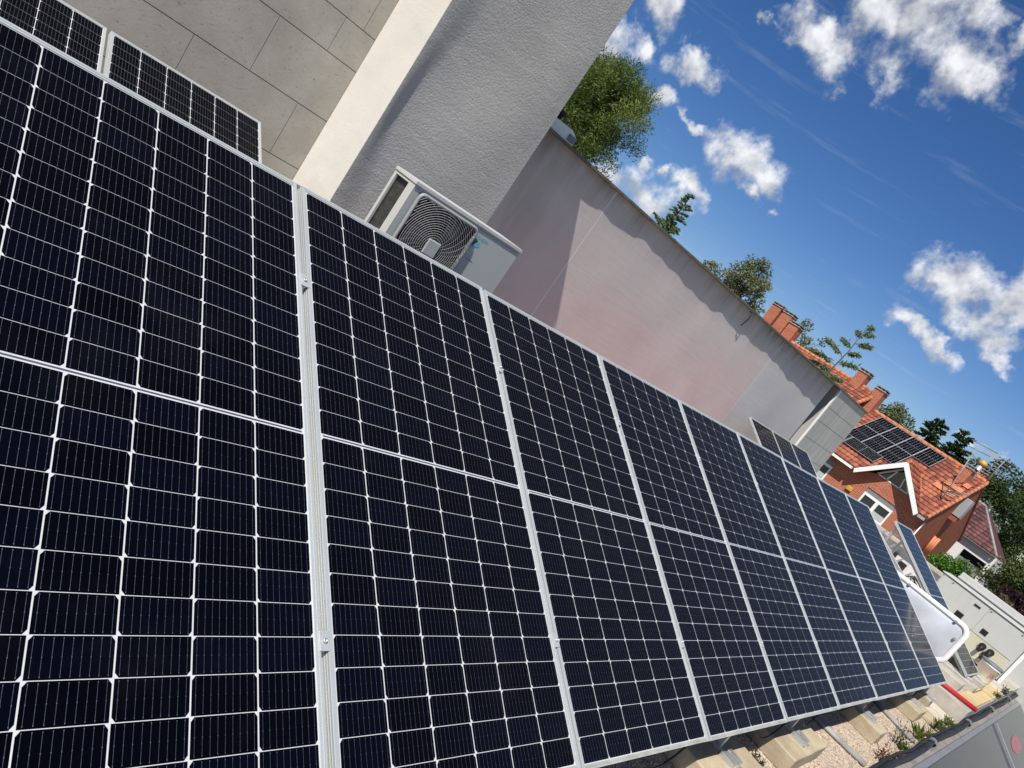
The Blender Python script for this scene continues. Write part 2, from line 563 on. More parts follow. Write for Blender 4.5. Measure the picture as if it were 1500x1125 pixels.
M['bucket'] = plain('white_plastic', (0.82, 0.82, 0.83), 0.4, 0.5, var=0.05)
M['bucket_grey'] = plain('grey_plastic', (0.17, 0.185, 0.20), 0.5, var=0.15)
M['red_print'] = plain('red_print', (0.55, 0.05, 0.09), 0.5)
M['painted_reflection'] = plain('red_reflection_colour', (0.27, 0.09, 0.115), 0.45, var=0.25, scale=9)
M['cabinet'] = mat_paint('pale_grey_paint', (0.45, 0.46, 0.43), 0.5, 0.22)
M['coping_pale'] = mat_paint('pale_coping', (0.50, 0.50, 0.48), 0.6, 0.3)
M['cabinet_cream'] = mat_paint('cream_panel', (0.48, 0.46, 0.35), 0.55, 0.25)
M['white_wall'] = mat_paint('white_wall_paint', (0.66, 0.65, 0.62), 0.75, 0.25)
M['pane_pale'] = mat_glass('pale_acrylic', (0.50, 0.52, 0.565), 0.16, 0.8)
M['roof_glass'] = mat_glass('roof_glass', (0.012, 0.018, 0.026), 0.05, 0.35)
M['roof_glass'].node_tree.nodes['Principled BSDF'].inputs['IOR'].default_value = 1.30
M['window_glass'] = mat_glass('window_glass', (0.025, 0.035, 0.034), 0.04, 0.7)
M['window_blind'] = plain('pale_blind', (0.40, 0.44, 0.40), 0.6, var=0.15)
M['white_pvc'] = plain('white_pvc', (0.78, 0.78, 0.76), 0.4, var=0.04)
M['shutter'] = plain('grey_shutter', (0.20, 0.20, 0.20), 0.6, var=0.1)
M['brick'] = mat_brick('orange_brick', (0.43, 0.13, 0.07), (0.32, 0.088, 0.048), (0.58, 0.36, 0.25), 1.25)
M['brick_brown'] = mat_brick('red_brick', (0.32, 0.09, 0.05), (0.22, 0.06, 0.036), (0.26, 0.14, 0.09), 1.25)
M['roof'] = mat_tiles('orange_roof_tile', (0.17, 0.050, 0.034), (0.27, 0.078, 0.046), (0.38, 0.125, 0.068))
M['ridge_tile'] = plain('orange_ridge_tile', (0.46, 0.165, 0.078), 0.8, var=0.25, scale=2.5)
M['maroon'] = mat_tiles('maroon_roof_tile', (0.075, 0.028, 0.03), (0.12, 0.045, 0.045), (0.17, 0.07, 0.068))
M['cap'] = plain('chimney_cap_concrete', (0.27, 0.255, 0.23), 0.9, var=0.3)
M['cap_dark'] = plain('sooty_slats', (0.04, 0.04, 0.042), 0.8)
M['orange_pipe'] = plain('orange_flue', (0.55, 0.19, 0.09), 0.6, var=0.1)
M['yellow'] = plain('yellow_plastic', (0.55, 0.30, 0.035), 0.45, var=0.1)
M['bark'] = plain('bark', (0.10, 0.075, 0.055), 0.95, var=0.4, scale=12, bump=0.6, bscale=30)
M['pine'] = mat_leaf('pine_needles', [(0.025, 0.05, 0.012), (0.072, 0.115, 0.022), (0.125, 0.175, 0.036), (0.18, 0.225, 0.055)])
M['dark_leaf'] = mat_leaf('dark_foliage', [(0.014, 0.028, 0.009), (0.035, 0.060, 0.017), (0.062, 0.095, 0.026), (0.10, 0.135, 0.04)])
M['conifer'] = mat_leaf('conifer_needles', [(0.10, 0.16, 0.07), (0.17, 0.25, 0.11), (0.24, 0.32, 0.16), (0.30, 0.37, 0.22)], trans=0.5)
M['olive'] = mat_leaf('grey_green_foliage', [(0.065, 0.085, 0.03), (0.115, 0.14, 0.055), (0.17, 0.19, 0.085), (0.23, 0.24, 0.13)])
M['hedge'] = mat_leaf('hedge_foliage', [(0.03, 0.045, 0.012), (0.065, 0.09, 0.022), (0.10, 0.13, 0.04), (0.15, 0.165, 0.06)])
M['bright'] = mat_leaf('bright_green_foliage', [(0.02, 0.06, 0.008), (0.05, 0.13, 0.014), (0.09, 0.20, 0.02), (0.14, 0.26, 0.04)])
M['sap'] = mat_leaf('sapling_leaves', [(0.13, 0.20, 0.08), (0.19, 0.27, 0.12), (0.26, 0.33, 0.17), (0.33, 0.28, 0.18)], trans=0.55)
M['plum'] = mat_leaf('plum_foliage', [(0.012, 0.006, 0.008), (0.028, 0.010, 0.014), (0.045, 0.016, 0.02), (0.06, 0.03, 0.03)])
M['silver'] = mat_leaf('silver_foliage', [(0.14, 0.15, 0.125), (0.19, 0.2, 0.17), (0.25, 0.26, 0.22), (0.3, 0.3, 0.26)])
M['weed'] = mat_leaf('weed_leaves', [(0.05, 0.085, 0.015), (0.10, 0.15, 0.03), (0.16, 0.20, 0.05), (0.26, 0.24, 0.09)], trans=0.3)
M['weed_red'] = mat_leaf('reddish_weed', [(0.12, 0.03, 0.02), (0.2, 0.06, 0.035), (0.16, 0.11, 0.05), (0.12, 0.14, 0.05)], trans=0.3)
M['weed_dark'] = mat_leaf('withered_weed', [(0.03, 0.028, 0.02), (0.06, 0.055, 0.035), (0.09, 0.085, 0.05), (0.13, 0.13, 0.06)], trans=0.2)


# ------------------------------------------------------------------ mesh helpers
class MB:
    """collects shapes and links them as ONE mesh object"""

    def __init__(self):
        self.v = []
        self.f = []
        self.mi = []
        self.tone = []
        self.sm = []
        self.t = 0.5

    def face(self, idx, mi=0, smooth=False):
        self.f.append(tuple(idx))
        self.mi.append(mi)
        self.tone.append(self.t)
        self.sm.append(smooth)

    def pts(self, ps):
        n = len(self.v)
        self.v.extend(tuple(p) for p in ps)
        return n

    def poly(self, ps, mi=0):
        n = self.pts(ps)
        self.face(range(n, n + len(ps)), mi)

    def hexa(self, p, mi=0):
        """p: 8 corners, bottom ring 0-3 then top ring 4-7"""
        n = self.pts(p)
        for q in ((3, 2, 1, 0), (4, 5, 6, 7), (0, 1, 5, 4), (1, 2, 6, 5), (2, 3, 7, 6), (3, 0, 4, 7)):
            self.face([n + i for i in q], mi)

    def box(self, x0, y0, z0, x1, y1, z1, mi=0):
        self.hexa([(x0, y0, z0), (x1, y0, z0), (x1, y1, z0), (x0, y1, z0), (x0, y0, z1), (x1, y0, z1), (x1, y1, z1), (x0, y1, z1)], mi)

    def bar(self, p0, p1, w, h, up=(0, 0, 1), mi=0):
        p0, p1, up = Vector(p0), Vector(p1), Vector(up)
        d = (p1 - p0).normalized()
        s = d.cross(up)
        if s.length < 1e-5:
            s = d.cross(Vector((1, 0, 0)))
        s.normalize()
        u = s.cross(d)
        s *= w / 2
        u *= h / 2
        self.hexa([p0 - s - u, p0 + s - u, p1 + s - u, p1 - s - u, p0 - s + u, p0 + s + u, p1 + s + u, p1 - s + u], mi)

    def prism(self, ps, ext, mi=0):
        ext = Vector(ext)
        n = len(ps)
        a = self.pts(ps)
        b = self.pts([Vector(p) + ext for p in ps])
        self.face([a + i for i in reversed(range(n))], mi)
        self.face([b + i for i in range(n)], mi)
        for i in range(n):
            j = (i + 1) % n
            self.face([a + i, a + j, b + j, b + i], mi)

    def tube(self, ps, r, n=8, mi=0, cap=True):
        ps = [Vector(p) for p in ps]
        rs = r if isinstance(r, (list, tuple)) else [r] * len(ps)
        prev = None
        rings = []
        for i, p in enumerate(ps):
            d = (ps[min(i + 1, len(ps) - 1)] - ps[max(i - 1, 0)])
            if d.length < 1e-9:
                d = Vector((0, 0, 1))
            d.normalize()
            if prev is None:
                a = d.cross(Vector((0, 0, 1)))
                if a.length < 1e-3:
                    a = d.cross(Vector((1, 0, 0)))
            else:
                a = prev - d * prev.dot(d)
            a.normalize()
            prev = a
            b = d.cross(a)
            rings.append(self.pts([p + (a * math.cos(2 * math.pi * k / n) + b * math.sin(2 * math.pi * k / n)) * rs[i] for k in range(n)]))
        for q0, q1 in zip(rings, rings[1:]):
            for k in range(n):
                j = (k + 1) % n
                self.face([q0 + k, q0 + j, q1 + j, q1 + k], mi, True)
        if cap:
            self.face([rings[0] + k for k in reversed(range(n))], mi)
            self.face([rings[-1] + k for k in range(n)], mi)

    def lathe(self, c, prof, n=24, mi=0):
        """prof: (radius, height) pairs, around a vertical axis at c"""
        c = Vector(c)
        rings = [self.pts([c + Vector((r * math.cos(2 * math.pi * k / n), r * math.sin(2 * math.pi * k / n), h)) for k in range(n)]) for r, h in prof]
        for q0, q1 in zip(rings, rings[1:]):
            for k in range(n):
                j = (k + 1) % n
                self.face([q0 + k, q0 + j, q1 + j, q1 + k], mi, True)
        self.face([rings[0] + k for k in reversed(range(n))], mi)
        self.face([rings[-1] + k for k in range(n)], mi)

    def build(self, name, mats, parent=None, bevel=0.0, loc=None):
        if not isinstance(mats, (list, tuple)):
            mats = [mats]
        org = Vector((0, 0, 0))
        if parent is not None:
            q = parent
            while q is not None:
                org += q.location
                q = q.parent
        elif loc is not None:
            org = Vector(loc)
        me = bpy.data.meshes.new(name)
        me.from_pydata([(a - org.x, b - org.y, c - org.z) for a, b, c in self.v], [], self.f)
        for m in mats:
            me.materials.append(m)
        me.polygons.foreach_set('material_index', self.mi)
        me.polygons.foreach_set('use_smooth', self.sm)
        at = me.attributes.new('tone', 'FLOAT', 'FACE')
        at.data.foreach_set('value', self.tone)
        me.update()
        o = bpy.data.objects.new(name, me)
        COL.objects.link(o)
        if parent is not None:
            o.parent = parent
        elif loc is not None:
            o.location = loc
        if bevel:
            b = o.modifiers.new('bevel', 'BEVEL')
            b.width = bevel
            b.segments = 2
            b.limit_method = 'ANGLE'
            b.angle_limit = R(40)
        return o


def tag(o, label, cat, group=None, kind=None):
    if label:
        o['label'] = label
    if cat:
        o['category'] = cat
    if group:
        o['group'] = group
    if kind:
        o['kind'] = kind
    return o


def thing(name, label, cat, loc=(0, 0, 0), group=None):
    o = bpy.data.objects.new(name, None)
    o.empty_display_size = 0.1
    COL.objects.link(o)
    o.location = loc
    return tag(o, label, cat, group)


def copy_tree(o, parent=None):
    c = o.copy()
    COL.objects.link(c)
    if parent is not None:
        c.parent = parent
    for ch in list(o.children):
        copy_tree(ch, c)
    return c


def structure(o):
    o['kind'] = 'structure'
    return o


def text_mesh(txt, size):
    cu = bpy.data.curves.new('lettering', 'FONT')
    cu.body = txt
    cu.size = size
    cu.resolution_u = 3
    o = bpy.data.objects.new('lettering', cu)
    COL.objects.link(o)
    bpy.context.view_layer.update()
    dg = bpy.context.evaluated_depsgraph_get()
    me = bpy.data.meshes.new_from_object(o.evaluated_get(dg))
    vs = [tuple(v.co) for v in me.vertices]
    fs = [tuple(p.vertices) for p in me.polygons]
    bpy.data.objects.remove(o)
    bpy.data.meshes.remove(me)
    bpy.data.curves.remove(cu)
    return vs, fs


# ------------------------------------------------------------------ ground and terrace
GROUND = -6.5
FZ = -0.22          # gravel level; the row stands 0.37 m above it
mb = MB()
mb.poly([(-900, -900, GROUND), (1200, -900, GROUND), (1200, 1200, GROUND), (-900, 1200, GROUND)])
structure(mb.build('ground', plain('dry_garden_soil', (0.17, 0.16, 0.10), 0.95, var=0.4, scale=0.3)))

mb = MB()
mb.box(-7.0, -2.082, -0.48, 9.9, 3.3, FZ)
structure(mb.build('terrace_floor', M['gravel']))
mb = MB()
mb.box(9.901, -2.107, -0.48, 24.0, 3.3, 0.0)
structure(mb.build('raised_terrace_floor', M['concrete_grey']))

# sill of rendered mortar along the terrace edge
mb = MB()
n = 60
for i in range(n):
    x0 = -7 + 31 * i / n
    x1 = -7 + 31 * (i + 1) / n
    mb.hexa([(x0, -2.219, -0.48), (x1, -2.219, -0.48), (x1, -2.083, -0.48), (x0, -2.083, -0.48),
             (x0, -2.219, FZ + 0.012), (x1, -2.219, FZ + 0.012), (x1, -2.083, FZ + 0.022), (x0, -2.083, FZ + 0.022)])
structure(mb.build('terrace_kerb', M['edge_render']))

# ------------------------------------------------------------------ the building: stone wall, tall block
YS, YB, XB0, XB1, YW = 3.04, 2.35, 2.462, 3.83, 3.20
bld = thing('building', 'building with pale stone cladding and tall grey stuccoed block with cream side', 'building', (0, 3.3, 0))
mb = MB()
courses = [(FZ, 0.61, 0.0), (0.61, 0.895, 0.0), (0.895, 1.34, 1.35), (1.34, 1.785, 1.77), (1.785, 2.07, 2.18), (2.07, 2.515, 1.5), (2.515, 2.80, 2.05), (2.80, 3.245, 1.7), (3.245, 3.53, 2.2), (3.53, 3.975, 1.4), (3.975, 4.6, 2.0)]
g = 0.0029
for z0, z1, xj in courses:
    x = xj - 0.84 * 12
    while x < XB0 - 0.01:
        mb.t = rng.random()
        a, b = max(x, -8.0), min(x + 0.84, XB0 - 0.001)
        if b > a + 0.02:
            mb.box(a + g * 0.7, YS, z0 + g, b - g * 0.7, YS + 0.03, z1 - g)
        x += 0.84
mb.build('stone_cladding', M['stone'], bld)
mb = MB()
mb.box(-8.0, YS + 0.006, FZ, XB0 - 0.001, YS + 0.02, 4.59)
mb.build('joint_mortar', M['mortar'], bld)
mb = MB()
mb.box(-8.0, YS + 0.032, GROUND, XB0 - 0.001, 8.0, 4.6)
mb.build('wall', M['white_wall'], bld)

# grey block: the front face bows in just behind its corner bead
mb = MB()
nx, nz = 90, 120
ZT = 4.62
brng = random.Random(3)
ph = [brng.random() * 6.28 for _ in range(6)]


def bow(x, z):
    u = x - XB0
    w = 0.24 + 0.06 * math.sin(z * 1.9 + ph[0]) + 0.03 * math.sin(z * 4.3 + ph[1])
    k = max(0.0, min(1.0, u / w))
    dip = 0.034 * (k * k * (3 - 2 * k))
    if u > w:
        k2 = min(1.0, (u - w) / 0.95)
        dip -= 0.034 * (k2 * k2 * (3 - 2 * k2))
    e = min(1.0, u / 0.1) * min(1.0, (XB1 - x) / 0.1)
    return YB + dip + e * 0.004 * (math.sin(x * 3.1 + z * 1.7 + ph[2]) + math.sin(x * 5.7 - z * 2.9 + ph[3]))


ids = []
for j in range(nz + 1):
    z = FZ + (ZT - FZ) * j / nz
    row = []
    for i in range(nx + 1):
        x = XB0 + (XB1 - XB0) * i / nx
        row.append((x, bow(x, z), z))
    ids.append(mb.pts(row))
for j in range(nz):
    for i in range(nx):
        mb.face([ids[j] + i, ids[j] + i + 1, ids[j + 1] + i + 1, ids[j + 1] + i], 0, True)
# right side and top
mb.poly([(XB1, YB, FZ), (XB1, 8.0, FZ), (XB1, 8.0, ZT), (XB1, YB, ZT)])
mb.poly([(XB0, YB, ZT), (XB1, YB, ZT), (XB1, 8.0, ZT), (XB0, 8.0, ZT)])
mb.poly([(XB0, 8.0, GROUND), (XB1, 8.0, GROUND), (XB1, 8.0, ZT), (XB0, 8.0, ZT)])
mb.build('grey_block', M['grey_stucco'], bld)
mb = MB()
mb.poly([(XB0, YB, FZ), (XB0, YS + 0.03, FZ), (XB0, YS + 0.03, ZT), (XB0, YB, ZT)])
mb.build('cream_side', M['cream_stucco'], bld)
mb = MB()
mb.box(-8.0, -2.06, GROUND, 24.0, 2.99, -0.49)
mb.build('lower_storey', M['white_wall'], bld)

# ------------------------------------------------------------------ long wall with coping, tiled end
lw = thing('boundary_wall', 'long pink and grey rendered wall with dark coping beyond the grey block', 'wall', (9.2, 3.35, 0))


def ztop(x):
    return 2.475 + 0.0085 * (x - 4.0)


mb = MB()
nx = 100
nz = 24
wr = random.Random(11)
wph = [wr.random() * 6.28 for _ in range(8)]


def wavy(x, z):
    return YW + 0.004 * math.sin(1.3 * x + wph[0]) + 0.003 * math.sin(3.1 * x + 1.7 * z + wph[1]) + 0.0025 * math.sin(5.2 * x - 2.3 * z + wph[2])


xs = sorted([XB1 + (14.22 - XB1) * i / nx for i in range(nx + 1)] + [c + s for c in (5.85, 11.36) for s in (-0.008, -0.0065, 0.0065, 0.008)])
ids = []
for x in xs:
    ids.append(mb.pts([(x, wavy(x, ztop(x) * j / nz), FZ + (ztop(x) - FZ) * j / nz) for j in range(nz + 1)]))
for a, b in zip(ids, ids[1:]):
    for j in range(nz):
        mb.face([a + j, b + j, b + j + 1, a + j + 1], 0, True)
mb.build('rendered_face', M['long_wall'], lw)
mb = MB()
mb.box(XB1 + 0.01, YW + 0.03, GROUND, 14.22, YW + 0.30, 2.46)
mb.build('wall_core', M['white_wall'], lw)
mb = MB()
mb.box(14.221, YW + 0.10, 0.0, 14.454, YW + 0.28, 2.5)
mb.build('dark_joint', M['mortar'], lw)
# coping with an uneven drip edge
mb = MB()
cp = [(3.84, 0.078), (5.0, 0.076), (5.5, 0.074), (6.2, 0.062), (6.9, 0.058), (8.0, 0.070), (9.0, 0.076), (10.0, 0.082), (11.0, 0.088), (12.0, 0.098), (13.0, 0.110), (13.8, 0.122), (14.42, 0.128)]


def over(x):
    for (a, u), (b, v) in zip(cp, cp[1:]):
        if x <= b:
            return u + (v - u) * (x - a) / (b - a)
    return cp[-1][1]


prev = None
x = 3.84
while x < 14.43:
    o = over(x) + 0.0035 * math.sin(x * 7.3 + 1) + 0.003 * math.sin(x * 13.1) + wr.uniform(-0.002, 0.002)
    zt = ztop(x)
    q = mb.pts([(x, YW - o, zt - 0.004), (x, YW - o, zt + 0.022), (x, YW + 0.33, zt + 0.034), (x, YW + 0.33, zt - 0.004)])
    if prev is not None:
        for k in range(4):
            j = (k + 1) % 4
            mb.face([prev + k, q + k, q + j, prev + j])
    else:
        mb.face([q, q + 1, q + 2, q + 3])
    prev = q
    x += 0.12
mb.face([prev + 3, prev + 2, prev + 1, prev])
mb.build('coping', M['coping'], lw)
mb = MB()
mb.tube([(9.80, YW - 0.02, 2.50), (9.80, YW - 0.075, 2.49), (9.81, YW - 0.08, 2.40), (9.83, YW - 0.03, 2.25)], 0.008, 6)
mb.build('iron_hook', M['ac_dark'], lw)

tw = thing('tiled_wall', 'end wall of large grey stone slabs at the far end of the long wall', 'wall', (15.5, 3.3, 0))
YT = 3.12
mb = MB()
zc = [0.0, 0.62, 1.02, 1.40, 1.815, 2.145, 2.56]
for a, b in zip(zc, zc[1:]):
    mb.t = rng.random()
    mb.box(14.52, YT, a + 0.004, 16.46, YT + 0.03, b - 0.004)
mb.build('stone_slabs', M['tile_wall'], tw)
mb = MB()
mb.box(14.50, YT + 0.012, 0.0, 16.45, YT + 0.026, 2.555)
mb.build('joint_mortar', M['mortar'], tw)
mb = MB()
mb.box(14.515, YT + 0.032, GROUND, 16.46, YT + 0.4, 2.558)
mb.build('wall_core', M['tile_wall'], tw)
mb = MB()
mb.box(14.475, YT - 0.012, 0.0, 14.515, YT + 0.03, 2.56)
mb.build('white_edge', M['white_edge'], tw)
mb = MB()
mb.box(14.40, YT - 0.03, 2.562, 16.50, YT + 0.42, 2.60)
mb.build('coping', M['coping'], tw)

# vent box on top of the wall next to the block
vb = thing('vent_box', 'small white louvred box on the coping beside the tall grey block, before the pine', 'vent', (4.70, 3.29, 2.5))
mb = MB()
mb.prism([(4.50, 3.22, 2.512), (4.93, 3.22, 2.512), (4.93, 3.22, 2.60), (4.82, 3.22, 2.645), (4.50, 3.22, 2.625)], (0, 0.22, 0))
mb.build('housing', M['white_pvc'], vb, 0.008)
mb = MB()
mb.box(4.80, 3.205, 2.535, 4.91, 3.218, 2.60)
mb.build('louvre', M['shutter'], vb)
mb = MB()
mb.lathe((4.66, 3.33, 2.63), [(0.02, 0), (0.02, 0.06), (0.06, 0.065), (0.06, 0.09), (0.02, 0.11)], 12)
mb.build('cowl', M['black_pipe'], vb)

# ------------------------------------------------------------------ solar panels
PW, PH, PD = 1.038, 2.094, 0.035
PITCH = 1.058
TILT = R(30)
ORD = ['first', 'second', 'third', 'fourth', 'fifth', 'sixth', 'seventh', 'eighth', 'ninth']


def build_panel(clamps=True, ribbons=True):
    p = thing('solar_panel', 'x', 'solar panel')
    fw = 0.017
    mb = MB()
    for s in (0, 1):
        # outer rail, fine groove, inner lip: long sides
        x0 = 0 if s == 0 else PW
        d = 1 if s == 0 else -1
        mb.box(min(x0, x0 + d * 0.0085), 0, -PD, max(x0, x0 + d * 0.0085), PH, 0.0)
        mb.box(min(x0 + d * 0.0086, x0 + d * fw), 0.0086, -0.012, max(x0 + d * 0.0086, x0 + d * fw), PH - 0.0086, -0.0016)
        mb.box(min(x0 + d * 0.0086, x0 + d * 0.028), 0.0086, -PD, max(x0 + d * 0.0086, x0 + d * 0.028), PH - 0.0086, -PD + 0.002)
        for zz in (-0.009, -0.019, -0.030):
            mb.box(min(x0 - d * 0.0016, x0 - d * 0.0001), 0.001, zz - 0.002, max(x0 - d * 0.0016, x0 - d * 0.0001), PH - 0.001, zz)
        y0 = 0 if s == 0 else PH
        k = 1 if s == 0 else 0
        mb.box(0.0086, min(y0, y0 + d * 0.0085), -PD, PW - 0.0086, max(y0, y0 + d * 0.0085), -0.0002, k)
        mb.box(fw + 0.0001, min(y0 + d * 0.0086, y0 + d * fw), -0.012, PW - fw - 0.0001, max(y0 + d * 0.0086, y0 + d * fw), -0.0016, k)
    mb.build('frame', [M['frame'], M['frame_dusty']], p, 0.0012)
    mb = MB()
    zb, zc, zr = -0.0048, -0.0038, -0.0030
    mb.poly([(fw, fw, zb), (PW - fw, fw, zb), (PW - fw, PH - fw, zb), (fw, PH - fw, zb)], 0)
    mb.poly([(fw, PH - fw, zb - 0.003), (PW - fw, PH - fw, zb - 0.003), (PW - fw, fw, zb - 0.003), (fw, fw, zb - 0.003)], 0)
    pr = random.Random(5)
    cw = 0.1626
    cx = (PW - 2 * fw - 0.004) / 6
    rh = (PH - 2 * fw - 0.006 - 0.013) / 24
    ch = rh - 0.0022
    c9 = 0.0095
    for col in range(6):
        xa = fw + 0.002 + col * cx + (cx - cw) / 2
        xb = xa + cw
        for row in range(24):
            ya = fw + 0.003 + row * rh + (0.013 if row >= 12 else 0.0) + 0.0011
            yb = ya + ch
            mb.t = pr.random()
            if (col % 2) == 0:
                ps = [(xa, ya), (xb, ya), (xb, yb - c9), (xb - c9 * 0.85, yb), (xa + c9 * 0.85, yb), (xa, yb - c9)]
            else:
                ps = [(xa, ya + c9), (xa + c9 * 0.85, ya), (xb - c9 * 0.85, ya), (xb, ya + c9), (xb, yb), (xa, yb)]
            mb.poly([(x, y, zc) for x, y in ps], 1)
            for b in range(9 if ribbons else 0):
                xr = xa + cw * (b + 0.5) / 9
                w = 0.00036
                mb.poly([(xr - w, ya + 0.003, zr), (xr + w, ya + 0.003, zr), (xr + w, yb - 0.003, zr), (xr - w, yb - 0.003, zr)], 2)
                for yy in (ya + 0.005, (ya + yb) / 2, yb - 0.005):
                    mb.poly([(xr - 0.0009, yy - 0.0013, zr + 0.0002), (xr + 0.0009, yy - 0.0013, zr + 0.0002), (xr + 0.0009, yy + 0.0013, zr + 0.0002), (xr - 0.0009, yy + 0.0013, zr + 0.0002)], 2)
    ym = fw + 0.003 + 12 * rh + 0.0065
    mb.t = 0.5
    mb.poly([(fw + 0.01, ym - 0.0022, zc), (PW - fw - 0.01, ym - 0.0022, zc), (PW - fw - 0.01, ym + 0.0022, zc), (fw + 0.01, ym + 0.0022, zc)], 2)
    mb.build('cell_laminate', [M['backsheet'], M['cell'], M['ribbon']], p)
    mb = MB()
    mb.box(PW / 2 - 0.05, PH / 2 - 0.03, -0.03, PW / 2 + 0.05, PH / 2 + 0.03, -0.0085)
    mb.build('junction_box', M['black_pipe'], p, 0.003)
    if clamps:
        for y in (PH - 1.66, PH - 0.455):
            mb = MB()
            xa, xb = PW - 0.006, PITCH + 0.006
            mb.box(xa, y - 0.026, 0.0006, xb, y + 0.026, 0.0036)
            mb.box(PW + 0.004, y - 0.026, -0.026, PITCH - 0.004, y + 0.026, 0.0004)
            c = mb.build('clamp', M['frame'], p, 0.001)
            mb = MB()
            xm = (PW + PITCH) / 2
            mb.lathe((xm, y, 0.0037), [(0.0075, 0), (0.0075, 0.0015), (0.0062, 0.006), (0.0035, 0.0062), (0.0035, 0.003)], 10)
            mb.build('bolt', M['galv'], c)
    return p


proto = build_panel()
end_proto = build_panel(clamps=False)
far_proto = build_panel(clamps=False, ribbons=False)
used = {id(proto): False, id(end_proto): False, id(far_proto): False}


def panel(src, loc, rot, label, group):
    if not used[id(src)]:
        used[id(src)] = True
        o = src
    else:
        o = copy_tree(src)
    o.location = loc
    o.rotation_euler = rot
    o['label'] = label
    o['group'] = group
    return o


YBOT, ZBOT = -1.8135, 0.153
FR = 'front row of tilted solar panels'
jit = [(0.0, 0.0), (0.004, -0.006), (0.0, 0.0), (0.0, 0.002), (0.0, 0.0), (0.001, -0.002), (0.0, 0.002), (0.0, 0.0), (0.0, 0.0)]
flab = ['nearest solar panel, largest, cut off by the left edge of the photo',
        'second solar panel of the front row, below the air conditioner',
        'third solar panel of the front row, below the shaded corner of the pink wall',
        'solar panel below the sunlit pink wall, fourth from the left in the front row',
        'solar panel in the very middle of the front row, fifth from either end',
        'solar panel fourth from the far end of the front row, below the short back-row group',
        'solar panel third from the far end of the front row, bluish with sky reflection',
        'solar panel second from the far end of the front row',
        'solar panel closing the far end of the front row, beside the white rounded frame']
for k in range(9):
    dx, dv = jit[k]
    src = end_proto if k == 8 else proto
    panel(src, (k * PITCH + 0.010 + dx, YBOT - dv * 0.866, ZBOT - dv * 0.5), (TILT, 0, 0), flab[k], FR)

# back row: top edge at y 2.75
BR = 'back row of solar panels'
YB2, ZB2 = 2.75 - 1.8135, 1.088 - 1.047
for k, lab in enumerate(['solar panel of the back row, upper right one, ending just before the cream strip',
                         'solar panel of the back row at the top left corner of the photo']):
    panel(end_proto if k == 0 else proto, (0.868 - k * (PITCH + 0.006), YB2, ZB2), (TILT, 0, 0), lab, BR)
for k, lab in enumerate(['left panel of the short back-row group of three, with pale end frame',
                         'middle panel of the short back-row group of three by the far wall',
                         'right panel of the short back-row group of three, before the grey slabs']):
    panel(far_proto, (11.20 + k * 0.985, 2.75 - 1.8135, 1.165 - 1.047), (TILT, 0, 0), lab, 'short back-row group of solar panels')
# a single panel beyond the rounded frame
panel(far_proto, (11.10, -1.80, 0.165), (TILT, R(0), R(0)), 'single solar panel standing beyond the white rounded frame, before the brick house', 'single panel beyond the row')

# ------------------------------------------------------------------ supports, ballast


def support(x, label, group, dz=0.0, plate=None):
    s = thing('support_frame', label, 'support', (x, -0.9, dz), group)
    mb = MB()
    mb.bar((x, -1.78, 0.125 + dz), (x, 0.05, 0.125 + dz), 0.035, 0.022)
    mb.build('base_rail', M['alu'], s, 0.002)
    mb = MB()
    mb.bar((x, -0.03, 0.137 + dz), (x, -0.03, 1.10), 0.035, 0.035, (0, 1, 0))
    mb.build('rear_post', M['alu'], s, 0.002)
    mb = MB()
    mb.bar((x, -1.72, 0.137 + dz), (x, -1.72, 0.15), 0.03, 0.03, (0, 1, 0))
    mb.build('front_post', M['alu'], s, 0.002)
    mb = MB()
    mb.bar((x, -1.78, 0.105), (x, 0.0, 1.132), 0.032, 0.024, (0, -0.5, 0.866))
    mb.build('slope_rail', M['alu'], s, 0.002)
    mb = MB()
    for dx in (-0.052, 0.032):
        mb.box(x + dx - 0.004, -1.864, 0.1205 + dz, x + dx + 0.038, -1.76, 0.1245 + dz)
        mb.box(x + dx - 0.002, -1.849, 0.125 + dz, x + dx + 0.010, -1.76, 0.150 + dz)
        mb.box(x + dx + 0.022, -1.849, 0.125 + dz, x + dx + 0.034, -1.76, 0.150 + dz)
    mb.build('foot_bracket', M['alu'], s, 0.0015)
    if plate:  # unseen plate, added behind the row to keep light from under it
        mb = MB()
        mb.box(plate[0], 0.006, 0.02 + dz, plate[1] - 0.004, 0.010, 1.135)
        mb.build('added_shade_plate', M['galv'], s)
    return s


SUP = [1.25, 3.79, 4.92, 6.72, 8.60, 9.43]
suplab = ['aluminium support frame under the joint of the two nearest front-row panels',
          'aluminium support foot on the block cut by the bottom edge of the photo',
          'aluminium support with two bright brackets on the wide sandy block near the bottom edge',
          'aluminium support on the narrow lengthwise block between the two grey conduits',
          'aluminium support under the far half of the front row, beyond the second grey conduit',
          'aluminium support at the far end of the front row by the red pole']
PLT = [-0.1, 2.5, 4.2, 5.8, 7.6, 9.0, 9.53]
for k, (x, lab) in enumerate(zip(SUP, suplab)):
    support(x, lab, 'supports under the front row', FZ + 0.006, PLT[k:k + 2])
support(11.18, 'aluminium triangle carrying the single panel beyond the white rounded frame', 'supports of the single panel')
support(11.98, 'far aluminium triangle carrying the single panel beyond the white rounded frame', 'supports of the single panel')


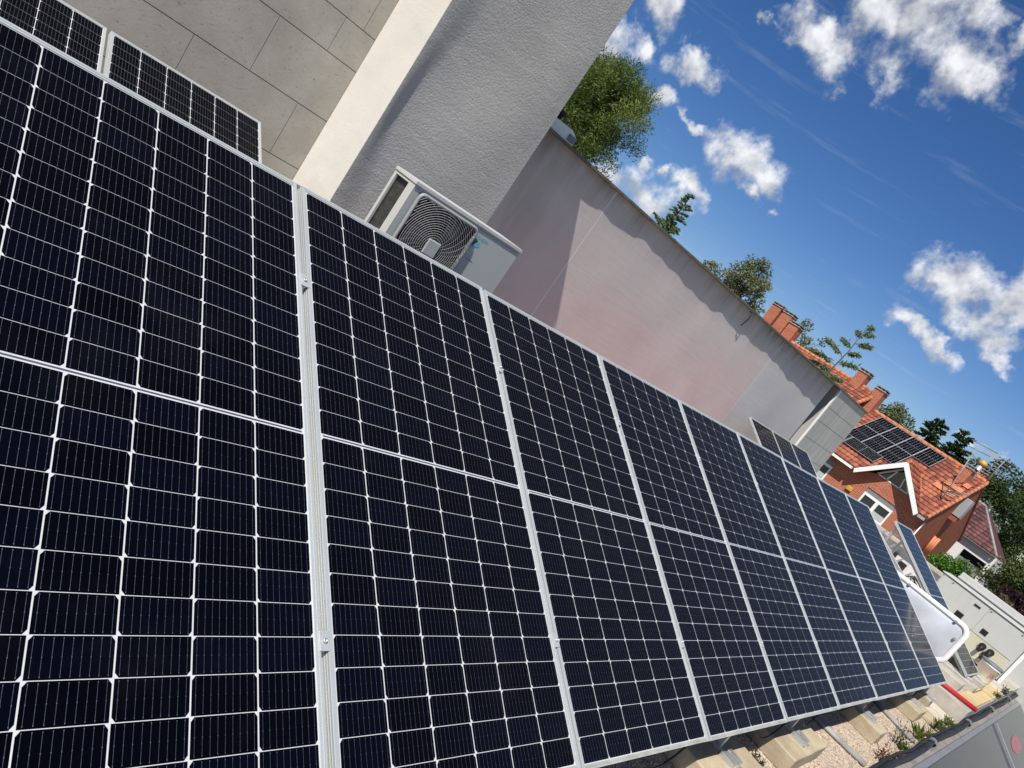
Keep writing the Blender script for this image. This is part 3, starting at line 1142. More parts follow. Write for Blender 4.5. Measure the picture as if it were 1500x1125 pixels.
def block(x0, x1, y0, y1, h, label, mat='concrete', z0=0.0, name='concrete_block', skew=0.0, group='concrete ballast blocks'):
    """a cast block with worn, uneven faces and chipped edges"""
    br = random.Random(int(x0 * 1000))
    me = bpy.data.meshes.new(name)
    bm = bmesh.new()
    q = [(x0, y0), (x1, y0 + skew), (x1, y1), (x0, y1)]
    lo_ = [bm.verts.new((x, y, z0)) for x, y in q]
    hi_ = [bm.verts.new((x, y, z0 + h)) for x, y in q]
    bm.faces.new(hi_)
    bm.faces.new(list(reversed(lo_)))
    for i in range(4):
        bm.faces.new((lo_[i], lo_[(i + 1) % 4], hi_[(i + 1) % 4], hi_[i]))
    bmesh.ops.bevel(bm, geom=bm.edges[:], offset=0.007, segments=1, affect='EDGES')
    bmesh.ops.subdivide_edges(bm, edges=[e for e in bm.edges if e.calc_length() > 0.03], cuts=9, use_grid_fill=True)
    o3 = Vector((x0 * 3.1, y0 * 2.3, 1.7))
    for v in bm.verts:
        n_ = noise.noise(v.co * 9 + o3) * 0.0035 + noise.noise(v.co * 31 + o3) * 0.0016
        chip = max(0.0, noise.noise(v.co * 14 + o3 * 2) - 0.42) * 0.03
        ex = min(abs(v.co.x - x0), abs(v.co.x - x1)) < 0.012
        ey = min(abs(v.co.y - y0), abs(v.co.y - y1)) < 0.012
        ez = abs(v.co.z - z0 - h) < 0.012
        k = 1.0 if (ex + ey + ez) >= 2 else 0.15
        c_ = Vector(((x0 + x1) / 2, (y0 + y1) / 2, z0 + h / 2))
        v.co += v.normal * n_ + (c_ - v.co).normalized() * chip * k
    org = Vector(((x0 + x1) / 2, (y0 + y1) / 2, z0))
    for v in bm.verts:
        v.co -= org
    bm.to_mesh(me)
    bm.free()
    me.materials.append(M[mat])
    o = bpy.data.objects.new(name, me)
    o.location = org
    COL.objects.link(o)
    return tag(o, label, 'block', group)


block(0.94, 1.57, -1.897, -1.40, 0.126, 'sandy concrete block under the nearest support frame', z0=FZ)
block(3.48, 4.11, -1.902, -1.40, 0.126, 'sandy concrete block cut by the bottom edge of the photo, under the nearest visible bracket', z0=FZ)
block(4.59, 5.30, -1.920, -1.38, 0.126, 'wide sandy concrete block under two bright brackets, nearest fully visible block', skew=0.02, z0=FZ)
block(6.61, 6.85, -1.954, -1.40, 0.126, 'narrow lengthwise concrete block between the two grey conduits', z0=FZ)
block(8.38, 8.81, -1.909, -1.40, 0.126, 'concrete block under the far part of the front row, just before the rough paving', z0=FZ)
block(9.30, 9.55, -1.833, -1.35, 0.126, 'concrete block under the far end panel, beside the red pole', z0=FZ)
block(10.45, 10.75, -1.86, -1.30, 0.12, 'long pale kerb stone lying below the white rounded frame', 'concrete_grey')
block(11.05, 11.32, -1.94, -0.1, 0.118, 'kerb stone under the near triangle of the single panel', 'concrete_grey')
block(11.85, 12.10, -1.94, -0.1, 0.118, 'kerb stone under the far triangle of the single panel', 'concrete_grey')


def conduit(x0, x1, label):
    c = thing('conduit', label, 'conduit', (x0, -1.9, FZ), 'grey conduits across the gravel')
    for d in (0.0, 0.045):
        mb = MB()
        mb.tube([(x0 + d, 0.5, FZ + 0.018), (x0 + d, -1.2, FZ + 0.018), (x0 + d + (x1 - x0) * 0.6, -1.748, FZ + 0.018), (x1 + d, -2.065, FZ + 0.020)], 0.017, 8)
        mb.build('pipe', M['conduit'], c)
    return c


conduit(5.88, 5.98, 'pair of grey conduits on the gravel beside the wide block, nearer of the two pairs')
conduit(7.95, 7.70, 'pair of grey conduits on the gravel beyond the narrow block, farther of the two pairs')

# paving beyond the gravel
pav = [(8.92, 9.25, -2.043, -1.63, 'rough sandy slab where the gravel ends, grass growing at its edge', 'concrete'),
       (9.27, 9.56, -2.065, -1.54, 'pale slab between the rough slab and the red pole', 'paver_pale'),
       (9.58, 9.89, -2.065, -1.52, 'dusty slab just before the step with the red pole', 'paver_pale'),
       (10.25, 11.0, -2.10, -1.90, 'yellow slab beyond the red pole, nearest of the yellow ones', 'paver'),
       (11.02, 11.85, -2.10, -1.96, 'narrow yellow slab along the terrace edge before the bucket', 'paver'),
       (11.36, 11.83, -1.94, -1.45, 'yellow slab below the single panel', 'paver'),
       (12.12, 13.10, -2.10, -1.60, 'large yellow slab under the white bucket', 'paver'),
       (13.13, 13.95, -2.10, -1.62, 'pale slab in front of the pale grey cabinet', 'paver_pale')]
for x0, x1, y0, y1, lab, mt in pav:
    block(x0 + 0.004, x1 - 0.004, y0, y1, 0.045 + rng.uniform(-0.006, 0.006), lab, mt, z0=(FZ if x1 < 9.9 else 0.0), name='paving_slab', group='paving slabs beyond the gravel')

for k, (xa, xb, lab) in enumerate([(2.6, 4.6, 'thin black lead sagging below the front row near the bottom of the photo'), (4.7, 7.1, 'thin black lead sagging below the middle of the front row'), (7.2, 9.3, 'thin black lead sagging below the far half of the front row')]):
    mb = MB()
    lead = []
    for i in range(25):
        t = i / 24
        lead.append((xa + (xb - xa) * t, -1.74 - 0.03 * math.sin(t * 9 + k), 0.12 - 0.16 * math.sin(math.pi * ((t * 3) % 1.0))))
    mb.tube(lead, 0.0045, 6)
    tag(mb.build('cable', M['black_pipe'], None, 0, ((xa + xb) / 2, -1.75, 0.05)), lab, 'cable', 'leads under the front row')

# red pole
mb = MB()
mb.tube([(9.96, -1.45, 0.03), (10.08, -1.77, 0.03), (10.22, -2.13, 0.03)], 0.028, 10)
tag(mb.build('pole', M['red_paint'], None, 0, (10.08, -1.77, 0)), 'red painted pole lying from under the last front-row panel to the terrace edge', 'pole')

# loose pebbles
mb = MB()
pr = random.Random(21)
for i in range(15000):
    x = pr.uniform(2.8, 8.9)
    y = pr.uniform(-2.075, -1.45)
    r = pr.uniform(0.003, 0.0072) * (1.0 if pr.random() < 0.93 else 1.5)
    a = pr.uniform(0, 6.28)
    mb.t = pr.random()
    e = pr.uniform(0.6, 1.0)
    c = Vector((x, y, FZ + r * 0.25))
    ring = [c + Vector((math.cos(a + k * 1.257) * r * (1 if k % 2 else 1.2), math.sin(a + k * 1.257) * r * e, pr.uniform(-0.1, 0.15) * r)) for k in range(5)]
    q = mb.pts(ring + [c + Vector((0, 0, r * 0.75))])
    for k in range(5):
        mb.face([q + k, q + (k + 1) % 5, q + 5], 0, False)
tag(mb.build('gravel', M['pebble']), 'loose pinkish pebbles strewn below the front row', 'gravel', kind='stuff')

# ------------------------------------------------------------------ cable along the edge, glass roof
cb = thing('cable_bundle', 'thick black cable bundle clipped along the terrace edge above the glass roof', 'cable', (9, -2.2, 0.05))
mb = MB()
cp_ = [(3.5 + i * 0.45, -2.154 + 0.010 * math.sin(i * 1.3) + 0.0035 * max(0, i - 16) * 0.5, -0.153 + 0.008 * math.sin(i * 2.1)) for i in range(36)]
mb.tube(cp_, 0.029, 10)
mb.tube([(x, y + 0.035 + 0.006 * math.sin(x * 5), z + 0.026 + 0.008 * math.sin(x * 3.3)) for x, y, z in cp_], 0.012, 6)
mb.build('cable', M['black_pipe'], cb)
for x, y, z in cp_[5:34:5]:
    mb = MB()
    mb.box(x - 0.02, y - 0.05, FZ + 0.016, x + 0.02, y + 0.05, z + 0.012)
    mb.tube([(x - 0.02, y, z), (x + 0.02, y, z)], 0.044, 10)
    mb.build('clip', M['shutter'], cb)

gr = thing('glass_roof', 'grey metal framed glass roof sloping down from the terrace edge, reflecting the sky', 'glass roof', (9, -2.3, 0))
DS = Vector((0, -0.829, -0.559))
NG = Vector((0, -0.559, 0.829))
G0 = Vector((0, -2.278, -0.237))
MX = [-2.4, 2.45, 7.35, 12.22, 17.1, 22.0]
mb = MB()
mb.box(-2.6, -2.275, -0.34, 22.2, -2.221, -0.212)
mb.build('head_rail', M['rail_grey'], gr, 0.003)
for x in MX:
    mb = MB()
    mb.bar(G0 + Vector((x, 0, 0)) + NG * 0.012, G0 + Vector((x, 0, 0)) + DS * 2.6 + NG * 0.012, 0.06, 0.05, NG)
    mb.build('glazing_bar', M['rail_grey'], gr, 0.003)
for a, b in zip(MX, MX[1:]):
    mb = MB()
    p0, p1 = G0 + Vector((a + 0.031, 0, 0)), G0 + Vector((b - 0.031, 0, 0))
    mb.prism([p0, p1, p1 + DS * 2.6, p0 + DS * 2.6], NG * -0.012)
    mb.build('pane', M['roof_glass'], gr)
mb = MB()  # flat red oval painted in place of a blurred reflection in the pane
c = G0 + Vector((13.53, 0, 0)) + DS * 0.385 + NG * 0.002
u = Vector((1, 0, 0))
mb.prism([c + u * 0.56 * math.cos(k * 0.2618) + DS * 0.112 * math.sin(k * 0.2618) for k in range(24)], NG * 0.002)
tag(mb.build('painted_reflection', M['painted_reflection'], None, 0, tuple(c)), 'red oval painted in for a blurred red reflection on the sloping glass roof', 'painted_reflection')

# ------------------------------------------------------------------ air conditioner
AX0, AX1, AY0, AY1, AZ0, AZ1 = 2.232, 3.247, 1.15, 1.42, 0.42, 1.43
ac = thing('air_conditioner', 'pale grey outdoor air conditioner with a round wire fan grille, standing before the grey block', 'air conditioner', (2.74, 1.28, 0))
mb = MB()
mb.box(AX0 + 0.004, AY0, AZ0, AX1, AY0 + 0.012, AZ1 - 0.035)                        # front sheet
mb.box(AX1 - 0.012, AY0 + 0.0125, AZ0, AX1, AY1, AZ1 - 0.035)                      # right side
mb.box(AX0 + 0.02, AY1 - 0.012, AZ0, AX1 - 0.0125, AY1, AZ1 - 0.035)
mb.box(AX0 + 0.02, AY0 + 0.0125, AZ0, AX1 - 0.0125, AY1 - 0.0125, AZ0 + 0.02)
mb.build('casing', M['ac_grey'], ac, 0.003)
mb = MB()
mb.box(AX0, AY0 - 0.0008, AZ0, AX0 + 0.0035, AY0 + 0.075, AZ1 - 0.035)             # front corner return
mb.box(AX0, AY1 - 0.025, AZ0, AX0 + 0.018, AY1 + 0.004, AZ1 - 0.035)               # rear post
mb.box(AX0, AY0 + 0.0755, AZ0, AX0 + 0.012, AY1 - 0.0255, AZ0 + 0.06)
mb.box(AX0 + 0.001, AY0 + 0.0755, AZ1 - 0.055, AX0 + 0.012, AY1 - 0.0255, AZ1 - 0.0355)
mb.build('side_frame', M['ac_white'], ac, 0.0015)
mb = MB()
mb.box(AX0 + 0.03, AY0 + 0.0755, AZ0 + 0.03, AX0 + 0.06, AY1 - 0.02, AZ1 - 0.05)
k = AZ0 + 0.06
while k < AZ1 - 0.06:
    mb.box(AX0 + 0.026, AY0 + 0.077, k, AX0 + 0.0295, AY1 - 0.022, k + 0.004)
    k += 0.012
mb.build('coil', M['coil'], ac)
mb = MB()
mb.box(AX0 - 0.006, AY0 - 0.009, AZ1 - 0.0345, AX1 + 0.006, AY1 + 0.006, AZ1 - 0.014)
mb.box(AX0 - 0.001, AY0 - 0.002, AZ1 - 0.0138, AX1 + 0.001, AY1 + 0.002, AZ1 - 0.011)
mb.build('lid', M['ac_white'], ac, 0.004)
# fan grille
GX, GZ, GH = 2.545, 1.112, 0.258
mb = MB()
mb.box(GX - GH, AY0 - 0.012, GZ - GH, GX + GH, AY0 - 0.001, GZ + GH)
mb.build('fan_opening', M['ac_dark'], ac)
gl = MB()
yr = AY0 - 0.038
rr = 0.018
cor = [(-1, -1), (1, -1), (1, 1), (-1, 1)]
rim = []
for i, (sx, sz) in enumerate(cor):
    for a in range(5):
        t = math.radians(180 + 90 * i + 22.5 * a)
        rim.append((GX + sx * (GH - 0.035) + 0.035 * math.cos(t), yr + 0.014, GZ + sz * (GH - 0.035) + 0.035 * math.sin(t)))
gl.tube(rim + [rim[0]], 0.013, 6, 0, False)
for k in range(20):
    r = 0.055 + k * 0.0155
    seg = []
    for a in range(97):
        t = a * 2 * math.pi / 96
        x, z = r * math.cos(t), r * math.sin(t)
        inside = abs(x) < GH - 0.006 and abs(z) < GH - 0.006
        dome = 0.012 * max(0, 1 - (r / 0.33) ** 2)
        if inside:
            seg.append((GX + x, yr - dome, GZ + z))
        if (not inside or a == 96) and len(seg) > 1:
            gl.tube(seg, 0.0017, 4, 0, False)
            seg = []
        elif not inside:
            seg = []
for k in range(28):
    t0 = k * 2 * math.pi / 28
    seg = []
    for q in range(16):
        r = 0.05 + q * 0.021
        t = t0 + (r - 0.05) * 2.4
        x, z = r * math.cos(t), r * math.sin(t)
        if abs(x) < GH - 0.004 and abs(z) < GH - 0.004:
            seg.append((GX + x, yr + 0.004 - 0.012 * max(0, 1 - (r / 0.33) ** 2), GZ + z))
    if len(seg) > 1:
        gl.tube(seg, 0.0014, 4, 0, False)
gr_o = gl.build('fan_grille', M['ac_wire'], ac)
mb = MB()
mb.box(GX - 0.052, yr - 0.020, GZ - 0.052, GX + 0.052, yr - 0.009, GZ + 0.052)
mb.build('hub_plate', M['ac_grey'], gr_o, 0.012)
fan_m = plain('fan_plastic', (0.05, 0.045, 0.06), 0.5)
for k in range(3):
    mb = MB()
    t = k * 2.094 + 0.4
    for q in range(5):
        r0 = 0.06 + q * 0.036
        r1 = r0 + 0.036
        a0, a1 = t + q * 0.10, t + (q + 1) * 0.10
        mb.poly([(GX + r0 * math.cos(a0), AY0 - 0.0125, GZ + r0 * math.sin(a0)), (GX + r1 * math.cos(a1), AY0 - 0.0125, GZ + r1 * math.sin(a1)),
                 (GX + r1 * math.cos(a1 + 0.7), AY0 - 0.0205, GZ + r1 * math.sin(a1 + 0.7)), (GX + r0 * math.cos(a0 + 0.7), AY0 - 0.0205, GZ + r0 * math.sin(a0 + 0.7))])
    mb.build('fan_blade', fan_m, ac)
mb = MB()
yl = AY0 - 0.0006
mb.prism([(2.835, yl, 1.245), (2.875, yl, 1.305), (2.835, yl, 1.318)], (0, -0.0008, 0), 1)
mb.prism([(2.840, yl, 1.243), (2.905, yl, 1.272), (2.905, yl, 1.300), (2.880, yl, 1.304)], (0, -0.0008, 0), 0)
vs, fs = text_mesh('DAIKIN', 0.034)
q = mb.pts([(2.842 + x, yl - 0.001, 1.318 + y) for x, y, z in vs])
for f in fs:
    mb.face([q + i for i in f], 0)
mb.build('logo', [M['logo_blue'], M['logo_dark']], ac)
mb = MB()
mb.box(2.86, yl - 0.001, 1.165, 2.93, yl, 1.170)
mb.box(AX0 + 0.02, yl - 0.001, 1.378, AX1 - 0.02, yl, 1.3815)
mb.build('panel_seam', M['shutter'], ac)
for x in (AX0 + 0.12, AX1 - 0.18):
    mb = MB()
    mb.box(x, AY0 - 0.01, FZ, x + 0.06, AY1 + 0.01, AZ0 - 0.002)
    mb.build('stand', M['concrete_grey'], ac, 0.004)

# rail of the back row sticking out beside the stone wall
rl = thing('mounting_rail', 'aluminium mounting rail end sticking out past the back-row panel, on a bracket', 'rail', (2.0, 2.4, 0.9))
mb = MB()
mb.box(0.2, 2.385, 0.832, 2.235, 2.42, 0.868)
mb.box(0.2, 2.388, 0.870, 2.235, 2.417, 0.876)
mb.build('rail', M['alu'], rl, 0.002)
mb = MB()
mb.bar((2.08, 2.39, FZ), (2.08, 2.39, 0.831), 0.05, 0.006, (0, 1, 0))
mb.bar((2.05, 2.39, 0.6), (1.95, 2.0, 0.5), 0.03, 0.004)
mb.build('bracket', M['galv'], rl)
mb = MB()
mb.bar((2.32, 2.2, 0.50), (2.40, 2.33, 0.73), 0.04, 0.006)
tag(mb.build('bracket_plate', M['galv'], None, 0, (2.36, 2.26, 0.6)), 'small loose metal strip leaning on the cream strip above the panels', 'strip')

# ------------------------------------------------------------------ white rounded frame with pale pane
fp = thing('framed_pane', 'white rounded frame with pale glossy pane, upright behind the end of the front row', 'framed pane', (10.2, -1.1, 0))
mb = MB()
FX, FY0, FY1, FZ0, FZ1 = 10.2, -1.575, -0.45, 0.17, 0.705
rc = 0.10
path = []
for (cy, cz, a0) in ((FY1 - rc, FZ1 - rc, 0), (FY0 + rc, FZ1 - rc, 90), (FY0 + rc, FZ0 + rc, 180), (FY1 - rc, FZ0 + rc, 270)):
    for k in range(6):
        t = R(a0 + 18 * k)
        path.append((FX, cy + rc * math.cos(t), cz + rc * math.sin(t)))
mb.tube(path + [path[0], path[1]], 0.036, 10, 0, False)
mb.build('frame', M['white_pvc'], fp)
mb = MB()
ng = 16
gid = []
for i in range(ng + 1):
    u_ = i / ng
    gid.append(mb.pts([(FX - 0.006 - 0.055 * (16 * u_ * (1 - u_) * (j / ng) * (1 - j / ng)) ** 0.45, FY0 + 0.015 + (FY1 - FY0 - 0.03) * u_, FZ0 + 0.015 + (FZ1 - FZ0 - 0.03) * j / ng) for j in range(ng + 1)]))
for a, b in zip(gid, gid[1:]):
    for j in range(ng):
        mb.face([a + j, a + j + 1, b + j + 1, b + j], 0, True)
mb.box(FX - 0.002, FY0 + 0.02, FZ0 + 0.02, FX + 0.004, FY1 - 0.02, FZ1 - 0.02)
mb.build('pane', M['pane_pale'], fp)
for y, z in ((FY0 + 0.055, FZ1 - 0.16), (FY0 + 0.16, FZ1 + 0.012), (FY0 + 0.78, FZ1 + 0.012), (FY0 + 0.95, FZ1 + 0.012)):
    mb = MB()
    mb.tube([(FX - 0.058, y, z - 0.02), (FX - 0.03, y, z - 0.02)], 0.017, 8)
    mb.build('bolt', M['galv'], fp)
for y in (FY0 + 0.2, FY1 - 0.2):
    mb = MB()
    mb.bar((FX + 0.02, y, 0.0), (FX + 0.02, y, FZ0), 0.05, 0.04, (1, 0, 0))
    mb.bar((FX + 0.03, y, FZ0 + 0.1), (FX + 0.42, y, 0.01), 0.03, 0.03)
    mb.build('leg', M['galv'], fp)

# clutter on the terrace between the row and the single panel
tag_y = ((0.56, 0.38, 0.19, 0.075), (0.79, 0.47, 0.17, 0.05))
for (y, z, h, w), lab in zip(tag_y, ('black plastic case hung on the low parapet, the wider of two', 'narrow black plastic case hung on the low parapet')):
    mb = MB()
    mb.box(16.10, y - w, z - h / 2, 16.195, y + w, z + h / 2)
    tag(mb.build('plastic_case', M['black_pipe'], None, 0.01, (16.15, y, z)), lab, 'case')
mb = MB()
pts = []
for i in range(64):
    t = i * 0.33
    pts.append((16.12 + 0.04 * math.sin(t * 0.7), 0.22 + 0.16 * math.cos(t) - i * 0.002, 0.24 + 0.10 * math.sin(t * 1.07) + 0.001 * i))
mb.tube(pts, 0.009, 5)
tag(mb.build('cable_coil', M['black_pipe'], None, 0, (16.1, 0.2, 0.2)), 'loose loops of thin black cable hanging at the low parapet', 'cable')
ls = thing('lattice_strut', 'pale grey aluminium struts with thin braces beside the single panel', 'strut', (10.95, -0.6, 0))
mb = MB()
mb.bar((10.95, 0.10, 0.96), (10.95, -0.86, 0.50), 0.06, 0.05)
mb.bar((10.95, 0.10, 0.96), (11.25, 0.60, 0.0), 0.05, 0.04)
mb.build('strut', M['alu'], ls, 0.002)
mb = MB()
for k in range(5):
    y0 = 0.05 - k * 0.19
    z0 = 0.93 - k * 0.091
    mb.bar((10.99, y0, z0 - 0.02), (11.05, y0 - 0.05, z0 + 0.10), 0.012, 0.02)
    mb.tube([(10.97, y0, z0 - 0.03), (11.0, y0 - 0.1, z0 - 0.13 - 0.03 * (k % 2)), (11.02, y0 - 0.2, z0 - 0.12)], 0.007, 5)
mb.build('brace', M['galv'], ls)
mb = MB()
mb.bar((10.7, 0.75, 0.03), (12.4, 0.55, 0.05), 0.22, 0.03)
tag(mb.build('plank', M['concrete_grey'], None, 0.004, (11.5, 0.65, 0)), 'greyish board lying on the terrace behind the single panel', 'plank')

# ------------------------------------------------------------------ pale cabinet with vents
CX, CY0, CY1, CZ0, CZ1 = 14.0, -1.90, -0.40, 0.05, 0.905
cab = thing('cabinet', 'long pale grey metal cabinet with vents and black cable glands behind the bucket', 'cabinet', (14.3, -1.0, 0))
mb = MB()
mb.box(CX + 0.012, CY0, CZ0, CX + 0.75, CY1, CZ1)
mb.build('body', M['cabinet'], cab, 0.006)
mb = MB()
mb.box(CX - 0.02, CY0 - 0.03, CZ1 + 0.001, CX + 0.80, CY1 + 0.03, CZ1 + 0.02)
mb.build('top', M['coping_pale'], cab, 0.006)
for a, b, mt, z0, z1 in ((CY0 + 0.05, -1.215, 'cabinet', 0.42, CZ1 - 0.02), (-1.205, CY1 - 0.02, 'cabinet', 0.42, CZ1 - 0.02), 
                         (CY0 + 0.05, -1.205, 'cabinet_cream', CZ0 + 0.03, 0.41), (-1.195, CY1 - 0.02, 'cabinet_cream', CZ0 + 0.03, 0.41)):
    mb = MB()
    mb.box(CX, a, z0, CX + 0.0115, b, z1)
    mb.build('door', M[mt], cab, 0.002)
for y, z, w, h in ((-0.95, 0.50, 0.12, 0.09), (-1.36, 0.52, 0.10, 0.09), (-1.06, 0.79, 0.10, 0.03)):
    mb = MB()
    mb.box(CX - 0.006, y - w / 2, z - h / 2, CX - 0.0005, y + w / 2, z + h / 2)
    for k in range(3):
        zz = z - h / 2 + h * (k + 0.5) / 3
        mb.box(CX - 0.012, y - w / 2, zz - 0.004, CX - 0.0065, y + w / 2, zz + 0.002)
    mb.build('vent', M['black_pipe'], cab)
for y, z, r in ((-1.47, 0.33, 0.055), (-1.60, 0.33, 0.055), (-1.56, 0.25, 0.045)):
    mb = MB()
    mb.tube([(CX - 0.0005, y, z), (CX - 0.03, y, z)], [r, r], 14)
    mb.tube([(CX - 0.0305, y, z), (CX - 0.06, y, z - 0.02), (CX - 0.07, y + 0.01, z - 0.10)], r * 0.55, 8)
    g_ = mb.build('cable_gland', M['black_pipe'], cab)
mb = MB()
mb.box(CX - 0.035, CY0 - 0.055, 0.0, CX + 0.02, CY0 - 0.005, CZ1 + 0.3)
mb.box(CX + 0.06, CY0 - 0.055, 0.0, CX + 0.10, CY0 - 0.005, CZ1 + 0.3)
mb.build('corner_post', M['white_pvc'], cab, 0.004)
for y in (-0.6, -1.25, -1.75):
    mb = MB()
    mb.tube([(CX - 0.012, y, 0.86), (CX - 0.0005, y, 0.86)], 0.012, 8)
    mb.build('lock', M['shutter'], cab)

# parapets beyond the cabinet
pw = thing('parapet', 'low pale parapet with a shadowed coping between the cabinet and the brick house', 'wall', (16.3, 1.2, 0))
mb = MB()
mb.box(16.2, -0.28, 0.0, 16.4, 3.05, 0.70)
mb.build('wall', M['white_wall'], pw)
mb = MB()
mb.box(16.08, -0.28, 0.702, 16.44, 3.05, 0.77)
mb.build('coping', M['concrete_grey'], pw, 0.006)
p2 = thing('parapet', 'higher white parapet with a grooved white coping behind the pale cabinet', 'wall', (16.3, -1.8, 0))
mb = MB()
mb.box(16.05, -4.5, GROUND, 16.3, -0.30, 0.90)
mb.build('wall', M['cabinet'], p2)
mb = MB()
mb.box(15.99, -4.5, 0.902, 16.06, -0.30, 0.935)
mb.box(16.10, -4.5, 0.902, 16.33, -0.30, 1.03)
mb.build('coping', M['coping_pale'], p2, 0.006)

# bucket
bk = thing('bucket', 'white plastic bucket with red lettering and a grey lid on the yellow slab', 'bucket', (12.78, -1.80, 0.047))
mb = MB()
mb.lathe((12.78, -1.80, 0.047), [(0.115, 0), (0.118, 0.004), (0.138, 0.235), (0.145, 0.237), (0.145, 0.262), (0.139, 0.264)], 28)
mb.build('body', M['bucket'], bk)
mb = MB()
mb.lathe((12.78, -1.80, 0.047), [(0.149, 0.2645), (0.152, 0.268), (0.152, 0.292), (0.140, 0.296), (0.138, 0.288)], 28)
mb.build('lid', M['bucket_grey'], bk)
mb = MB()
hp = []
for k in range(17):
    t = R(180 + 25 * 0 + k * 180 / 16)
    hp.append((12.78 + 0.148 * math.cos(R(195) + 0) * 0 + 0.150 * math.cos(t + R(60)), -1.80 + 0.150 * math.sin(t + R(60)), 0.047 + 0.24 - 0.13 * math.sin(k * math.pi / 16)))
mb.tube(hp, 0.004, 6)
mb.build('handle', M['galv'], bk)
vs, fs = text_mesh('JB', 0.095)
mb = MB()
R0 = 0.1315
xs_ = [v[0] for v in vs]
xm = (min(xs_) + max(xs_)) / 2
ps = []
for x, y, z in vs:
    t = R(222) + (x - xm) / R0
    h = 0.10 + y
    rr_ = 0.118 + (0.138 - 0.118) * h / 0.235 + 0.0012
    ps.append((12.78 + rr_ * math.cos(t), -1.80 + rr_ * math.sin(t), 0.047 + h))
q = mb.pts(ps)
for f in fs:
    mb.face([q + i for i in f])
mb.build('lettering', M['red_print'], bk)

# ------------------------------------------------------------------ brick houses
XF, XE, XRG = 41.47, 40.92, 46.4
ZE, ZRG = 1.30, 4.71


def tile_field(mb, o, du, dv, nrm, u0, u1, v1, pitch=0.26, row=0.42, amp=0.045, clip=None):
    """barrel tiles: u along the eave, v up the slope; clip(v) -> (ua, ub)"""
    o, du, dv, nrm = Vector(o), Vector(du), Vector(dv), Vector(nrm)
    nr = max(1, int(round(v1 / row)))
    tr = random.Random(4)
    for r in range(nr):
        va, vb = v1 * r / nr, v1 * (r + 1) / nr + 0.05
        ua, ub = (u0, u1) if clip is None else clip((va + vb) / 2)
        nt_ = max(1, int(round((ub - ua) / pitch)))
        for t in range(nt_):
            mb.t = tr.random()
            rows = [[], []]
            for k in range(6):
                u = ua + (ub - ua) * (t + k / 5) / nt_
                h = amp * math.sin(math.pi * k / 5)
                rows[0].append(o + du * u + dv * va + nrm * (h + 0.045 + tr.uniform(-0.006, 0.006)))
                rows[1].append(o + du * u + dv * vb + nrm * (h * 0.8 + 0.005))
            a = mb.pts(rows[0])
            b = mb.pts(rows[1])
            for k in range(5):
                mb.face([a + k, a + k + 1, b + k + 1, b + k], 0, True)
            # the open front of the tile
            c = mb.pts([p - nrm * 0.05 for p in rows[0]])
            for k in range(5):
                mb.face([c + k, c + k + 1, a + k + 1, a + k])


SLP = math.atan2(ZRG - ZE, XRG - XE)
CS, SN = math.cos(SLP), math.sin(SLP)
LS = math.hypot(ZRG - ZE, XRG - XE)


def house_chimney(parent, x, y, zb, zt, wx, wy, mat='brick'):
    mb = MB()
    mb.box(x - wx / 2, y - wy / 2, zb, x + wx / 2, y + wy / 2, zt - 0.22)
    ch = mb.build('chimney', M[mat], parent)
    mb = MB()
    mb.box(x - wx / 2 - 0.05, y - wy / 2 - 0.05, zt - 0.219, x + wx / 2 + 0.05, y + wy / 2 + 0.05, zt - 0.15)
    mb.box(x - wx / 2 - 0.05, y - wy / 2 - 0.05, zt - 0.05, x + wx / 2 + 0.05, y + wy / 2 + 0.05, zt)
    mb.box(x - wx / 2 + 0.06, y - wy / 2 + 0.06, zt - 0.149, x + wx / 2 - 0.06, y + wy / 2 - 0.06, zt - 0.051, 1)
    for sx in (-1, 1):
        for sy in (-1, 0, 1):
            mb.box(x + sx * (wx / 2 - 0.05) - 0.05, y + sy * (wy / 2 - 0.05) - 0.05, zt - 0.149, x + sx * (wx / 2 - 0.05) + 0.05, y + sy * (wy / 2 - 0.05) + 0.05, zt - 0.051)
    mb.build('chimney_cap', [M['cap'], M['cap_dark']], ch)
    return ch


hb = thing('brick_house', 'orange brick house with a white edged gable, tiled roof and solar panels on it', 'house', (46, 10, GROUND))
YG, YP = 5.93, 13.78
mb = MB()
# front wall with openings: main window y 7.38..9.02 z -0.36..0.86 ; left window y 11.17..12.6
ytop = ZE + (XF - XE) * math.tan(SLP) - 0.12


def front_strip(y0, y1, z0, z1):
    if y1 - y0 > 0.01 and z1 - z0 > 0.01:
        mb.box(XF, y0, z0, XF + 0.3, y1, z1)


front_strip(YG, 7.36, GROUND, ytop)
front_strip(7.36, 9.06, GROUND, -0.40)
front_strip(7.36, 9.06, 0.88, ytop)
front_strip(9.06, 11.17, GROUND, ytop)
front_strip(11.17, 12.6, GROUND, -0.40)
front_strip(11.17, 12.6, 0.88, ytop)
front_strip(12.6, YP, GROUND, ytop)
